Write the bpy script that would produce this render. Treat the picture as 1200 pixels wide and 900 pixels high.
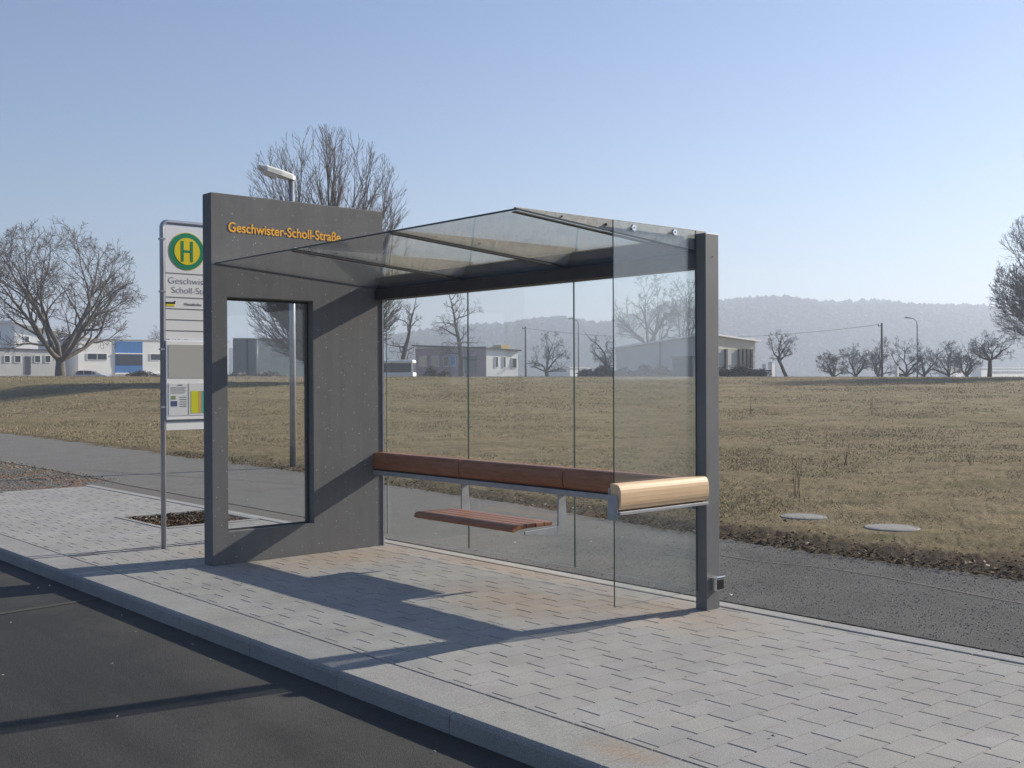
import bpy, math, random
import numpy as np
from mathutils import Vector, Matrix
random.seed(7); np.random.seed(7)
for o in list(bpy.data.objects): bpy.data.objects.remove(o)
sc = bpy.context.scene
C = sc.collection

# ------------------------------------------------------------------ camera
FPX, PITCH, ROLL, EYE = 1292.14, -0.0044, -0.0045, 1.6
cd = bpy.data.cameras.new('camera'); cam = bpy.data.objects.new('camera', cd); C.objects.link(cam)
cd.sensor_width = 36; cd.lens = FPX / 1200 * 36; cd.clip_start = .05; cd.clip_end = 6000
cam.matrix_world = Matrix.Translation((0, 0, EYE)) @ Matrix.Rotation(math.pi/2 + PITCH, 4, 'X') @ Matrix.Rotation(ROLL, 4, 'Z')
sc.camera = cam

# ------------------------------------------------------------------ light
SUN_EL, SUN_AZ = math.radians(25.4), math.radians(60.5)      # azimuth clockwise from +Y
w = bpy.data.worlds.new('World'); sc.world = w; w.use_nodes = True
nt = w.node_tree; bg = nt.nodes['Background']
sky = nt.nodes.new('ShaderNodeTexSky'); sky.sky_type = 'NISHITA'; sky.sun_disc = False
sky.sun_elevation = SUN_EL; sky.sun_rotation = SUN_AZ
sky.altitude = 250; sky.air_density = 1.25; sky.dust_density = .5; sky.ozone_density = 4.0
tint = nt.nodes.new('ShaderNodeMix'); tint.data_type = 'RGBA'; tint.blend_type = 'MULTIPLY'; tint.inputs[0].default_value = 1
nt.links.new(sky.outputs[0], tint.inputs[6]); tint.inputs[7].default_value = (1.0, .975, 1.10, 1)
nt.links.new(tint.outputs[2], bg.inputs[0]); bg.inputs[1].default_value = 0.066
sd = bpy.data.lights.new('sun', 'SUN'); sun = bpy.data.objects.new('sun', sd); C.objects.link(sun)
sd.energy = 5.0; sd.angle = math.radians(.55); sd.color = (1, .915, .78)
dsun = Vector((math.sin(SUN_AZ)*math.cos(SUN_EL), math.cos(SUN_AZ)*math.cos(SUN_EL), math.sin(SUN_EL)))
sun.rotation_euler = dsun.to_track_quat('Z', 'Y').to_euler(); sun.location = (20, 10, 30)
sc.view_settings.view_transform = 'Standard'; sc.view_settings.look = 'None'
sc.view_settings.exposure = 0.83; sc.view_settings.gamma = 1
sc.render.engine = 'CYCLES'
sc.cycles.transparent_max_bounces = 40; sc.cycles.max_bounces = 6
sc.cycles.volume_bounces = 0; sc.cycles.sample_clamp_indirect = 6

# ------------------------------------------------------------------ frames
X0, Y0, HEAD = -1.2426, 10.6596, -0.8516
AV = np.array([math.cos(HEAD), math.sin(HEAD)]); BV = np.array([math.sin(HEAD), -math.cos(HEAD)])
def W(u, v, z=0): return Vector((X0 + AV[0]*u + BV[0]*v, Y0 + AV[1]*u + BV[1]*v, z))
def UV(X, Y): return (X-X0)*AV[0] + (Y-Y0)*AV[1], (X-X0)*BV[0] + (Y-Y0)*BV[1]
def ray(px, py):
    dx, dy = px-600, py-450
    x = dx*math.cos(ROLL) + dy*math.sin(ROLL); y = -dx*math.sin(ROLL) + dy*math.cos(ROLL)
    x /= FPX; y = -y/FPX
    return np.array([x, math.cos(PITCH) - y*math.sin(PITCH), math.sin(PITCH) + y*math.cos(PITCH)])
def at(px, py, D):
    r = ray(px, py); p = r/r[1]*D; return Vector((p[0], p[1], p[2]+EYE))
def sm(t): t = np.clip(t, 0, 1); return t*t*(3-2*t)
EDGE = np.array([(-400, -4.5), (-60, -4.5), (-27, -4.4), (-12, -3.85), (-8, -3.75), (-1.8, -3.25), (2, -2.7), (3.5, -2.6), (5, -2.62), (9, -2.7), (60, -3.0), (400, -3)])
def edge_v(u): return np.interp(u, EDGE[:, 0], EDGE[:, 1])
def hgt(X, Y):
    """height of the field, numpy friendly"""
    u, v = UV(X, Y); s = edge_v(u) - v
    crest = 1.78 - 0.0050*np.clip(X, -70, 90)
    D = np.sqrt((X*1.0)**2*.35 + Y**2)
    up = crest * sm((D-24)/68.0) * sm(s/14)
    down = (crest-0.95) * sm((D-96)/22.0)
    z = up - down*sm(s/14) + .03*sm(s/1.5)
    return z
def gh(X, Y): return float(hgt(np.array(float(X)), np.array(float(Y))))

# ------------------------------------------------------------------ materials
def mat(name, col, rough=.8, metal=0, spec=.4, noise=0, nscale=20, bump=0, bscale=200, col2=None, det=4, coords='Object', emit=None):
    m = bpy.data.materials.new(name); m.use_nodes = True; n = m.node_tree.nodes; l = m.node_tree.links
    b = n['Principled BSDF']; b.inputs['Roughness'].default_value = rough; b.inputs['Metallic'].default_value = metal
    b.inputs['Specular IOR Level'].default_value = spec; b.inputs['Base Color'].default_value = (*col, 1)
    tc = n.new('ShaderNodeTexCoord')
    if noise or col2:
        t = n.new('ShaderNodeTexNoise'); t.inputs['Scale'].default_value = nscale; t.inputs['Detail'].default_value = det; t.inputs['Roughness'].default_value = .65
        l.new(tc.outputs[coords], t.inputs['Vector'])
        r = n.new('ShaderNodeValToRGB'); r.color_ramp.elements[0].position = .32; r.color_ramp.elements[1].position = .68
        c2 = col2 or tuple(min(1, c*(1+noise)) for c in col); c1 = col if col2 else tuple(c*(1-noise) for c in col)
        r.color_ramp.elements[0].color = (*c1, 1); r.color_ramp.elements[1].color = (*c2, 1)
        l.new(t.outputs['Fac'], r.inputs[0]); l.new(r.outputs[0], b.inputs['Base Color'])
    if bump:
        t2 = n.new('ShaderNodeTexNoise'); t2.inputs['Scale'].default_value = bscale; t2.inputs['Detail'].default_value = 3
        l.new(tc.outputs[coords], t2.inputs['Vector'])
        bp = n.new('ShaderNodeBump'); bp.inputs['Strength'].default_value = bump; bp.inputs['Distance'].default_value = .01
        l.new(t2.outputs['Fac'], bp.inputs['Height']); l.new(bp.outputs[0], b.inputs['Normal'])
    return m
class NG:
    """tiny node helper"""
    def __init__(s, name):
        s.m = bpy.data.materials.new(name); s.m.use_nodes = True; s.n = s.m.node_tree.nodes; s.l = s.m.node_tree.links
        s.b = s.n['Principled BSDF']; s.tc = s.n.new('ShaderNodeTexCoord'); s.geo = s.n.new('ShaderNodeNewGeometry')
    def noise(s, scale, vec=None, det=4, rough=.6, out='Fac', dist=0):
        t = s.n.new('ShaderNodeTexNoise'); t.inputs['Scale'].default_value = scale; t.inputs['Detail'].default_value = det
        t.inputs['Roughness'].default_value = rough; t.inputs['Distortion'].default_value = dist
        s.l.new(vec or s.tc.outputs['Object'], t.inputs['Vector']); return t.outputs[out]
    def voro(s, scale, vec=None, out='Distance', rnd=1):
        t = s.n.new('ShaderNodeTexVoronoi'); t.inputs['Scale'].default_value = scale; t.inputs['Randomness'].default_value = rnd
        s.l.new(vec or s.tc.outputs['Object'], t.inputs['Vector']); return t.outputs[out]
    def ramp(s, fac, stops, interp='LINEAR'):
        r = s.n.new('ShaderNodeValToRGB'); cr = r.color_ramp; cr.interpolation = interp
        while len(cr.elements) < len(stops): cr.elements.new(.5)
        for e, (p, c) in zip(cr.elements, stops):
            e.position = p; e.color = (*c, 1) if hasattr(c, '__len__') else (c, c, c, 1)
        s.l.new(fac, r.inputs[0]); return r.outputs[0]
    def mix(s, fac, a, b, mode='MIX'):
        x = s.n.new('ShaderNodeMix'); x.data_type = 'RGBA'; x.blend_type = mode
        for k, v in ((0, fac), (6, a), (7, b)):
            if isinstance(v, (int, float)): x.inputs[k].default_value = v if k == 0 else (v, v, v, 1)
            elif isinstance(v, tuple): x.inputs[k].default_value = (*v, 1)
            else: s.l.new(v, x.inputs[k])
        return x.outputs[2]
    def math(s, op, a, b=None):
        x = s.n.new('ShaderNodeMath'); x.operation = op
        for k, v in ((0, a), (1, b)):
            if v is None: continue
            if isinstance(v, (int, float)): x.inputs[k].default_value = v
            else: s.l.new(v, x.inputs[k])
        return x.outputs[0]
    def mapping(s, scale=(1, 1, 1), rot=(0, 0, 0), vec=None):
        x = s.n.new('ShaderNodeMapping'); x.inputs['Scale'].default_value = scale; x.inputs['Rotation'].default_value = rot
        s.l.new(vec or s.tc.outputs['Object'], x.inputs['Vector']); return x.outputs[0]
    def sep(s, vec=None):
        x = s.n.new('ShaderNodeSeparateXYZ'); s.l.new(vec or s.tc.outputs['Object'], x.inputs[0]); return x.outputs
    def bump(s, h, strength=.5, dist=.01):
        x = s.n.new('ShaderNodeBump'); x.inputs['Strength'].default_value = strength; x.inputs['Distance'].default_value = dist
        s.l.new(h, x.inputs['Height']); s.l.new(x.outputs[0], s.b.inputs['Normal'])
    def done(s, col, rough=.8, spec=.35):
        if isinstance(col, tuple): s.b.inputs['Base Color'].default_value = (*col, 1)
        else: s.l.new(col, s.b.inputs['Base Color'])
        if isinstance(rough, (int, float)): s.b.inputs['Roughness'].default_value = rough
        else: s.l.new(rough, s.b.inputs['Roughness'])
        s.b.inputs['Specular IOR Level'].default_value = spec
        return s.m

def glass_mat(name, tint, f0=.05, dust=0.0, dustcol=(.7, .75, .72)):
    g = NG(name); n, l = g.n, g.l
    dot = n.new('ShaderNodeVectorMath'); dot.operation = 'DOT_PRODUCT'
    l.new(g.geo.outputs['Incoming'], dot.inputs[0]); l.new(g.geo.outputs['Normal'], dot.inputs[1])
    c = g.math('ABSOLUTE', dot.outputs['Value']); p = g.math('POWER', g.math('SUBTRACT', 1.0, c), 5.0)
    F = g.math('ADD', g.math('MULTIPLY', p, 1-f0), f0)
    tr = n.new('ShaderNodeBsdfTransparent'); tr.inputs[0].default_value = (*tint, 1)
    gl = n.new('ShaderNodeBsdfGlossy'); gl.inputs['Roughness'].default_value = .0; gl.inputs[0].default_value = (1, 1, 1, 1)
    df = n.new('ShaderNodeBsdfDiffuse'); df.inputs[0].default_value = (*dustcol, 1)
    tl = n.new('ShaderNodeBsdfTranslucent'); tl.inputs[0].default_value = (*dustcol, 1)
    ds = n.new('ShaderNodeMixShader'); l.new(df.outputs[0], ds.inputs[1]); l.new(tl.outputs[0], ds.inputs[2])
    m1 = n.new('ShaderNodeMixShader')
    d = g.math('MULTIPLY', g.ramp(g.noise(2.5, det=6), [(.3, .5), (.7, 1.0)]), dust)
    l.new(d, m1.inputs[0]); l.new(tr.outputs[0], m1.inputs[1]); l.new(ds.outputs[0], m1.inputs[2])
    m2 = n.new('ShaderNodeMixShader'); l.new(F, m2.inputs[0]); l.new(m1.outputs[0], m2.inputs[1]); l.new(gl.outputs[0], m2.inputs[2])
    l.new(m2.outputs[0], n['Material Output'].inputs['Surface']); n.remove(g.b)
    return g.m

M = {}
def build_mats():
    # terrazzo-like dark concrete of the shelter wall
    g = NG('dark_concrete'); sp = g.voro(190, out='Color'); sv = g.sep(sp)[0]
    base = g.ramp(g.noise(3.5, det=8, rough=.7), [(.3, (.145, .142, .140)), (.7, (.172, .169, .166))])
    fine = g.ramp(g.noise(260, det=2), [(.35, .55), (.65, 1.3)])
    c = g.mix(1.0, base, fine, 'MULTIPLY')
    c = g.mix(g.ramp(sv, [(.9978, 0.0), (.999, 1.0)]), c, (.7, .7, .68))
    streak = g.ramp(g.noise(1.0, g.mapping((9, 9, .5)), det=5), [(.4, .95), (.62, 1.03)])
    c = g.mix(1.0, c, streak, 'MULTIPLY')
    g.bump(g.noise(220, det=3), .35, .004); M['concrete'] = g.done(c, .75, .3)
    # powder-coated steel
    g = NG('anthracite_steel'); c = g.ramp(g.noise(4, det=6), [(.3, (.130, .130, .130)), (.7, (.160, .160, .158))])
    g.bump(g.noise(500, det=2), .08, .002); M['post'] = g.done(c, .45, .45)
    M['dark_steel'] = mat('dark_steel', (.045, .04, .042), .5, 0, .4, noise=.2, nscale=6)
    g = NG('galvanised_fin'); c = g.mix(.5, g.ramp(g.noise(14, det=6), [(.3, (.24, .24, .21)), (.7, (.42, .41, .36))]), g.ramp(g.voro(40, out='Color'), [(.2, .25), (.8, .42)]), 'MIX')
    M['fin'] = g.done(c, .55, .5)
    M['grey_metal'] = mat('grey_metal', (.34, .35, .36), .45, .3, .5, noise=.12, nscale=12)
    M['chrome'] = mat('brushed_chrome', (.7, .7, .72), .25, 1, .5)
    M['black'] = mat('black_plastic', (.012, .012, .014), .35)
    M['gold'] = mat('gold_lettering', (.9, .43, .03), .5)
    M['glass'] = glass_mat('clear_glass', (.975, .982, .978), .04, .012)
    M['end_glass'] = glass_mat('dusty_end_glass', (.95, .965, .96), .085, .05, (.78, .80, .82))
    M['roof_glass'] = glass_mat('dusty_roof_glass', (.965, .975, .968), .055, .055, (.66, .67, .65))
    M['glass_edge'] = mat('green_glass_edge', (.02, .055, .05), .3, 0, .4); M['dark_edge'] = mat('dark_glass_edge', (.02, .028, .028), .35, 0, .4)
    # wood
    for nm, a, b in (('wood_dark', (.21, .085, .040), (.35, .150, .075)), ('wood_light', (.66, .44, .25), (.74, .52, .31))):  # end rail wood is set paler than the back rail and seat
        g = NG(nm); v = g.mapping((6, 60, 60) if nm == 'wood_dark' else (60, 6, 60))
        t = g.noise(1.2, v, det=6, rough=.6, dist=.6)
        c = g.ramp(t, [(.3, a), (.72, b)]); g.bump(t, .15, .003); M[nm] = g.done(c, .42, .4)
    M['wood_seat'] = M['wood_dark']
    # paving stones: speckled light concrete, each stone its own shade
    def stone(name, lo, hi, seed_amt=.16, rust=True):
        g = NG(name); isl = g.geo.outputs['Random Per Island']
        base = g.ramp(g.noise(2.2, det=7, rough=.7), [(.3, lo), (.7, hi)])
        speck = g.ramp(g.noise(150, det=3, rough=.8), [(.3, .55), (.5, 1.0), (.72, 1.4)])
        c = g.mix(1.0, base, speck, 'MULTIPLY')
        c = g.mix(1.0, c, g.ramp(isl, [(0, (1-seed_amt, 1-seed_amt, 1-seed_amt*.8)), (.35, (1.0, .985, 1.0)), (.7, (1.0, 1.0, .965)), (1, (1+seed_amt*.5,)*3)]), 'MULTIPLY')
        c = g.mix(1.0, c, g.ramp(g.noise(.8, det=6, rough=.75), [(.3, .86), (.7, 1.1)]), 'MULTIPLY')
        if rust:
            s = g.sep()
            # rusty sand washed out round the shelter's feet (u, -v in object space)
            def blob(u, v, ru, rv):
                du = g.math('DIVIDE', g.math('SUBTRACT', s[0], u), ru); dv = g.math('DIVIDE', g.math('SUBTRACT', s[1], -v), rv)
                return g.math('SUBTRACT', 1.0, g.math('SQRT', g.math('ADD', g.math('MULTIPLY', du, du), g.math('MULTIPLY', dv, dv))))
            f = None
            for q in ((3.7, .35, 1.3, .62), (.35, .7, .8, 1.5), (3.0, .8, 1.2, .7), (-.7, 1.3, .7, .5), (5.6, 2.62, .28, .14), (1.6, .0, 2.6, .22)):
                b_ = g.math('MAXIMUM', blob(*q), 0.0); f = b_ if f is None else g.math('MAXIMUM', f, b_)
            f = g.math('MULTIPLY', f, g.ramp(g.noise(5, det=6, rough=.7), [(.3, .3), (.65, 1.0)]))
            f = g.ramp(f, [(.05, 0.0), (.6, .6)])
            c = g.mix(f, c, g.mix(1.0, c, (1.12, .84, .62), 'MULTIPLY'))
        g.bump(g.noise(260, det=3), .5, .004); return g.done(c, .88, .25)
    M['stone'] = stone('concrete_paver', (.262, .258, .246), (.325, .320, .304), .05)
    M['kerb'] = stone('granite_kerb', (.25, .246, .235), (.31, .306, .29), .05)
    M['edging'] = stone('edging_stone', (.27, .27, .262), (.33, .33, .32), .05)
    M['joint'] = mat('joint_sand', (.07, .065, .06), .95, col2=(.14, .13, .11), nscale=40)
    # road
    g = NG('road_asphalt'); v = g.voro(170, out='Color')
    c = g.mix(.5, g.ramp(g.noise(.9, det=8, rough=.65), [(.3, (.026, .025, .023)), (.7, (.046, .043, .039))]), g.ramp(v, [(.1, .02), (.9, .07)]))
    streak = g.ramp(g.noise(.8, g.mapping((.35, 3, 1)), det=5), [(.35, .75), (.65, 1.25)])
    c = g.mix(1.0, c, streak, 'MULTIPLY'); s = g.sep()
    gut = g.math('ADD', g.ramp(g.math('MULTIPLY', s[1], -.1), [(.27, 1.0), (.42, 0.0)]), g.math('MULTIPLY', g.math('SUBTRACT', g.noise(.9, det=6, rough=.7), .55), 2.2))
    c = g.mix(g.ramp(gut, [(.3, 0.0), (1.0, .8)]), c, g.ramp(g.noise(90, det=5, rough=.85), [(.3, (.045, .043, .040)), (.7, (.105, .099, .090))]))
    g.bump(g.noise(130, det=4, rough=.8), .9, .01); M['road'] = g.done(c, .82, .3)
    M['seam'] = mat('road_seam', (.06, .057, .05), .9, noise=.3, nscale=60)
    # path: smooth tarmac to the left, loose chippings to the right (varies along local x)
    g = NG('path_tarmac'); s = g.sep()
    f = g.math('ADD', g.math('MULTIPLY', s[0], .22), g.math('MULTIPLY', g.math('SUBTRACT', g.noise(.7, det=5), .5), 1.6))
    f = g.ramp(f, [(.05, 0.0), (.75, 1.0)])
    smooth = g.ramp(g.noise(2.0, det=8, rough=.7), [(.3, (.150, .146, .136)), (.7, (.188, .184, .172))])
    smooth = g.mix(1.0, smooth, g.ramp(g.noise(170, det=3), [(.35, .75), (.65, 1.25)]), 'MULTIPLY')
    rc = g.mix(.5, g.ramp(g.noise(120, det=5, rough=.9), [(.3, (.03, .03, .028)), (.55, (.10, .10, .096)), (.75, (.20, .20, .19))]), g.ramp(g.noise(24, det=7, rough=.9), [(.3, (.045, .045, .043)), (.7, (.125, .125, .12))]))
    rc = g.mix(1.0, rc, g.ramp(g.noise(1.3, det=6, rough=.7), [(.3, .75), (.7, 1.3)]), 'MULTIPLY')
    c = g.mix(f, smooth, rc)
    hgt_ = g.mix(f, g.noise(200, det=2), g.noise(55, det=5, rough=.85)); g.bump(hgt_, .9, .012); M['path'] = g.done(c, .9, .2)
    g = NG('gravel_bed'); c = g.ramp(g.voro(60, out='Color'), [(.1, (.06, .055, .048)), (.6, (.15, .14, .125)), (.95, (.4, .38, .34))])
    c = g.mix(g.ramp(g.noise(1.6, det=5), [(.5, 0.0), (.62, .8)]), c, (.30, .14, .07)); g.bump(g.noise(45, det=5, rough=.85), 1, .03); M['gravel'] = g.done(c, .95, .15)
    M['strip'] = mat('dark_strip', (.085, .08, .07), .95, col2=(.16, .15, .135), nscale=60, bump=.8, bscale=70)
    # field
    g = NG('dry_grass_ground')
    a = g.ramp(g.noise(.09, det=7, rough=.6, dist=.4), [(.3, (.200, .156, .088)), (.5, (.250, .203, .122)), (.7, (.185, .158, .080))])
    b_ = g.ramp(g.noise(1.4, det=8, rough=.75), [(.25, .55), (.5, 1.0), (.75, 1.35)])
    c = g.mix(1.0, a, b_, 'MULTIPLY')
    c = g.mix(g.ramp(g.noise(.5, g.mapping((1, 1.6, 1)), det=7, rough=.7), [(.52, 0.0), (.68, .7)]), c, (.10, .105, .038))
    c = g.mix(1.0, c, g.ramp(g.noise(34, det=5, rough=.8), [(.3, .45), (.5, 1.0), (.7, 1.55)]), 'MULTIPLY')
    at_ = g.n.new('ShaderNodeAttribute'); at_.attribute_name = 'bare'
    soil = g.ramp(g.noise(14, det=6, rough=.8), [(.3, (.03, .022, .015)), (.55, (.075, .055, .038)), (.72, (.17, .135, .09))])
    c = g.mix(at_.outputs['Fac'], c, soil)
    g.bump(g.mix(.5, g.noise(9, det=6, rough=.8), g.noise(40, det=5, rough=.8)), 1.0, .09); M['field'] = g.done(c, .95, .1)
    def island(name, stops, rough=.85):
        g = NG(name); return g.done(g.ramp(g.geo.outputs['Random Per Island'], stops), rough, .15)
    M['blade'] = island('grass_blade', [(0, (.20, .155, .088)), (.45, (.29, .23, .14)), (.8, (.40, .33, .215)), (.88, (.19, .18, .07)), (1, (.13, .15, .05))])
    M['leaf'] = island('dead_leaf', [(0, (.035, .024, .015)), (.5, (.09, .058, .034)), (.88, (.17, .115, .068)), (1, (.42, .36, .28))])
    M['pebble'] = island('pebble', [(0, (.09, .09, .088)), (.6, (.15, .148, .142)), (1, (.30, .29, .28))])
    M['litterbit'] = island('pale_scrap', [(0, (.6, .6, .58)), (1, (.75, .72, .66))])
    M['bark'] = mat('bark', (.085, .07, .06), .9, col2=(.17, .15, .125), nscale=3)
    M['twig'] = mat('twig', (.10, .082, .07), .9, noise=.3, nscale=2)
    M['twig_light'] = mat('pale_twig', (.155, .13, .112), .9, noise=.3, nscale=2)
    M['bark_dark'] = mat('dark_bark', (.055, .045, .04), .9, noise=.4, nscale=3)
    # buildings
    M['render_white'] = mat('white_render', (.80, .80, .77), .85, noise=.04, nscale=.6)
    M['render_bright'] = mat('bright_render', (.86, .86, .84), .85, noise=.03, nscale=.6)
    M['render_grey'] = mat('grey_render', (.52, .52, .50), .85, noise=.06, nscale=.6)
    M['cream'] = mat('cream_render', (.60, .55, .44), .85, noise=.06, nscale=.8)
    M['blue'] = mat('blue_panel', (.045, .17, .42), .6, noise=.08, nscale=.8)
    M['win'] = mat('window_glass', (.035, .04, .055), .15, 0, .6)
    M['slate'] = mat('slate_cladding', (.055, .06, .085), .7, noise=.15, nscale=1)
    M['teal'] = mat('teal_cladding', (.10, .135, .145), .7, noise=.2, nscale=1)
    M['roofing'] = mat('dark_roofing', (.07, .06, .058), .8)
    M['pink'] = mat('pink_render', (.36, .25, .27), .85, noise=.12, nscale=.6)
    M['yellow'] = mat('yellow_box', (.65, .48, .20), .8)
    M['wpaint'] = mat('white_paint', (.8, .8, .8), .5)
    M['silver'] = mat('silver_car_paint', (.52, .55, .60), .3, .5, .5)
    M['tyre'] = mat('rubber', (.02, .02, .02), .8)
    M['lampglass'] = mat('headlamp_glass', (.8, .8, .78), .15)
    M['galv'] = mat('galvanised_pole', (.38, .39, .43), .4, .5, .5, noise=.12, nscale=5)
    M['lamp_head'] = mat('lamp_housing', (.62, .62, .58), .5)
    M['pole_wood'] = mat('pole_wood', (.09, .075, .065), .9, noise=.3, nscale=3)
    M['cover'] = mat('concrete_cover', (.215, .212, .2), .9, noise=.15, nscale=8, bump=.4, bscale=100)
    # sign
    M['sign_white'] = mat('sign_white', (.80, .80, .80), .45)
    M['sign_frame'] = mat('sign_frame_white', (.86, .86, .86), .4)
    M['sign_grey'] = mat('sign_grey_panel', (.42, .42, .40), .6)
    M['sign_line'] = mat('sign_line', (.16, .17, .18), .6)
    M['sign_text'] = mat('sign_text', (.20, .22, .26), .6)
    M['green'] = mat('sign_green', (.0, .23, .12), .45)
    M['yellow_sign'] = mat('sign_yellow', (.78, .60, .01), .45)
    M['paper'] = mat('timetable_paper', (.68, .69, .70), .5)
    M['paper_lime'] = mat('paper_lime', (.62, .62, .02), .5)
    M['paper_orange'] = mat('paper_orange', (.65, .36, .12), .5)
    M['paper_teal'] = mat('paper_teal', (.08, .42, .36), .5)
    M['paper_blue'] = mat('paper_blue', (.07, .10, .22), .5)
    M['paper_green'] = mat('paper_green', (.22, .30, .12), .5)
    M['forest'] = mat('far_forest', (.045, .048, .036), .95, col2=(.065, .064, .046), nscale=.02)
    M['meadow'] = mat('far_meadow', (.10, .12, .05), .95, noise=.3, nscale=.01)
build_mats()

# ------------------------------------------------------------------ object helpers
def props(o, label=None, cat=None, group=None, kind=None):
    if label: o['label'] = label
    if cat: o['category'] = cat
    if group: o['group'] = group
    if kind: o['kind'] = kind
    return o
def empty(name, label, cat, loc=(0, 0, 0), rotz=0, group=None):
    o = bpy.data.objects.new(name, None); C.objects.link(o); o.location = loc; o.rotation_euler = (0, 0, rotz)
    o.empty_display_size = .2
    return props(o, label, cat, group)
class MB:
    def __init__(s): s.v = []; s.f = []; s.mi = []
    def add(s, vs, fs, mi=0):
        k = len(s.v); s.v += [tuple(p) for p in vs]; s.f += [tuple(i+k for i in f) for f in fs]; s.mi += [mi]*len(fs); return s
    def box(s, x0, x1, y0, y1, z0, z1, mi=0):
        return s.add([(x0, y0, z0), (x1, y0, z0), (x1, y1, z0), (x0, y1, z0), (x0, y0, z1), (x1, y0, z1), (x1, y1, z1), (x0, y1, z1)],
                     [(0, 3, 2, 1), (4, 5, 6, 7), (0, 1, 5, 4), (1, 2, 6, 5), (2, 3, 7, 6), (3, 0, 4, 7)], mi)
    def uvbox(s, u0, u1, v0, v1, z0, z1, mi=0): return s.box(u0, u1, -v1, -v0, z0, z1, mi)
    def prism(s, prof, a0, a1, axis='u', mi=0):
        """profile list of 2D points, extruded; axis u: prof=(v,z); axis v: prof=(u,z); axis z: prof=(u,v)"""
        n = len(prof)
        def P(p, a):
            if axis == 'u': return (a, -p[0], p[1])
            if axis == 'v': return (p[0], -a, p[1])
            return (p[0], -p[1], a)
        vs = [P(p, a0) for p in prof] + [P(p, a1) for p in prof]
        fs = [tuple(range(n)), tuple(range(2*n-1, n-1, -1))] + [(i, i+n, (i+1) % n + n, (i+1) % n) for i in range(n)]
        return s.add(vs, fs, mi)
    def tube(s, pts, rad, n=10, cap=True, mi=0):
        pts = [Vector(p) for p in pts]; k = len(s.v); vs = []; fs = []
        for i, p in enumerate(pts):
            d = (pts[min(i+1, len(pts)-1)] - pts[max(i-1, 0)]).normalized()
            a = d.orthogonal().normalized() if i == 0 else (a - d*a.dot(d)).normalized(); b = d.cross(a)
            r = rad[i] if hasattr(rad, '__len__') else rad
            vs += [p + (a*math.cos(2*math.pi*j/n) + b*math.sin(2*math.pi*j/n))*r for j in range(n)]
        for i in range(len(pts)-1):
            for j in range(n): fs.append((i*n+j, i*n+(j+1) % n, (i+1)*n+(j+1) % n, (i+1)*n+j))
        if cap: fs += [tuple(range(n-1, -1, -1)), tuple(range((len(pts)-1)*n, len(pts)*n))]
        return s.add(vs, fs, mi)
    def build(s, name, mats, parent=None, bevel=0, smooth=False, origin=None, seg=2):
        me = bpy.data.meshes.new(name); v = s.v
        if origin: v = [(a-origin[0], b-origin[1], c-origin[2]) for a, b, c in v]
        me.from_pydata(v, [], s.f)
        for m_ in (mats if isinstance(mats, (list, tuple)) else [mats]): me.materials.append(m_)
        me.polygons.foreach_set('material_index', s.mi)
        if smooth: me.polygons.foreach_set('use_smooth', [True]*len(s.f))
        o = bpy.data.objects.new(name, me); C.objects.link(o)
        if parent is not None: o.parent = parent
        import bmesh
        b = bmesh.new(); b.from_mesh(me); bmesh.ops.recalc_face_normals(b, faces=b.faces); b.to_mesh(me); b.free()
        if bevel:
            bv = o.modifiers.new('bevel', 'BEVEL'); bv.width = bevel; bv.segments = seg; bv.limit_method = 'ANGLE'; bv.angle_limit = .6
        return o
def fast_mesh(name, V, F, m, parent=None, smooth=False):
    """V (n,3) array, F (k,3|4) int array"""
    me = bpy.data.meshes.new(name); V = np.asarray(V, dtype=np.float32); F = np.asarray(F, dtype=np.int32); k = F.shape[1]
    me.vertices.add(len(V)); me.vertices.foreach_set('co', V.ravel())
    me.loops.add(F.size); me.loops.foreach_set('vertex_index', F.ravel())
    me.polygons.add(len(F)); me.polygons.foreach_set('loop_start', np.arange(len(F), dtype=np.int32)*k)
    me.polygons.foreach_set('use_smooth', np.full(len(F), bool(smooth)))
    me.update(calc_edges=True); me.validate(); me.materials.append(m)
    o = bpy.data.objects.new(name, me); C.objects.link(o)
    if parent is not None: o.parent = parent
    return o
def copy_tree(o, parent=None):
    c = o.copy(); C.objects.link(c); c.parent = parent
    for ch in [x for x in bpy.data.objects if x.parent == o]: copy_tree(ch, c)
    return c
def text_mesh(name, body, m, parent, size, width, extr=.002, bold=0.0, align='LEFT'):
    cu = bpy.data.curves.new('tmp', 'FONT'); cu.body = body; cu.size = size; cu.extrude = extr; cu.offset = bold; cu.align_x = 'LEFT'
    t = bpy.data.objects.new('tmp', cu); C.objects.link(t); bpy.context.view_layer.update()
    me = bpy.data.meshes.new_from_object(t.evaluated_get(bpy.context.evaluated_depsgraph_get())); bpy.data.objects.remove(t)
    me.name = name
    xs = [v.co.x for v in me.vertices]; x0, x1 = min(xs), max(xs); k = width/(x1-x0)
    for v in me.vertices: v.co.x = (v.co.x-x0)*k
    me.materials.clear(); me.materials.append(m)
    o = bpy.data.objects.new(name, me); C.objects.link(o); o.parent = parent
    return o
# text stands on a plane u=const, running towards -v (local +y); rotate: x->+y, y->+z, normal -> +x
TROT = Matrix(((0, 0, 1, 0), (1, 0, 0, 0), (0, 1, 0, 0), (0, 0, 0, 1)))

SF = (X0, Y0, 0)
def frame_obj(o, u=0, v=0, z=0): o.location = W(u, v, z); o.rotation_euler = (0, 0, HEAD); return o

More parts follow.
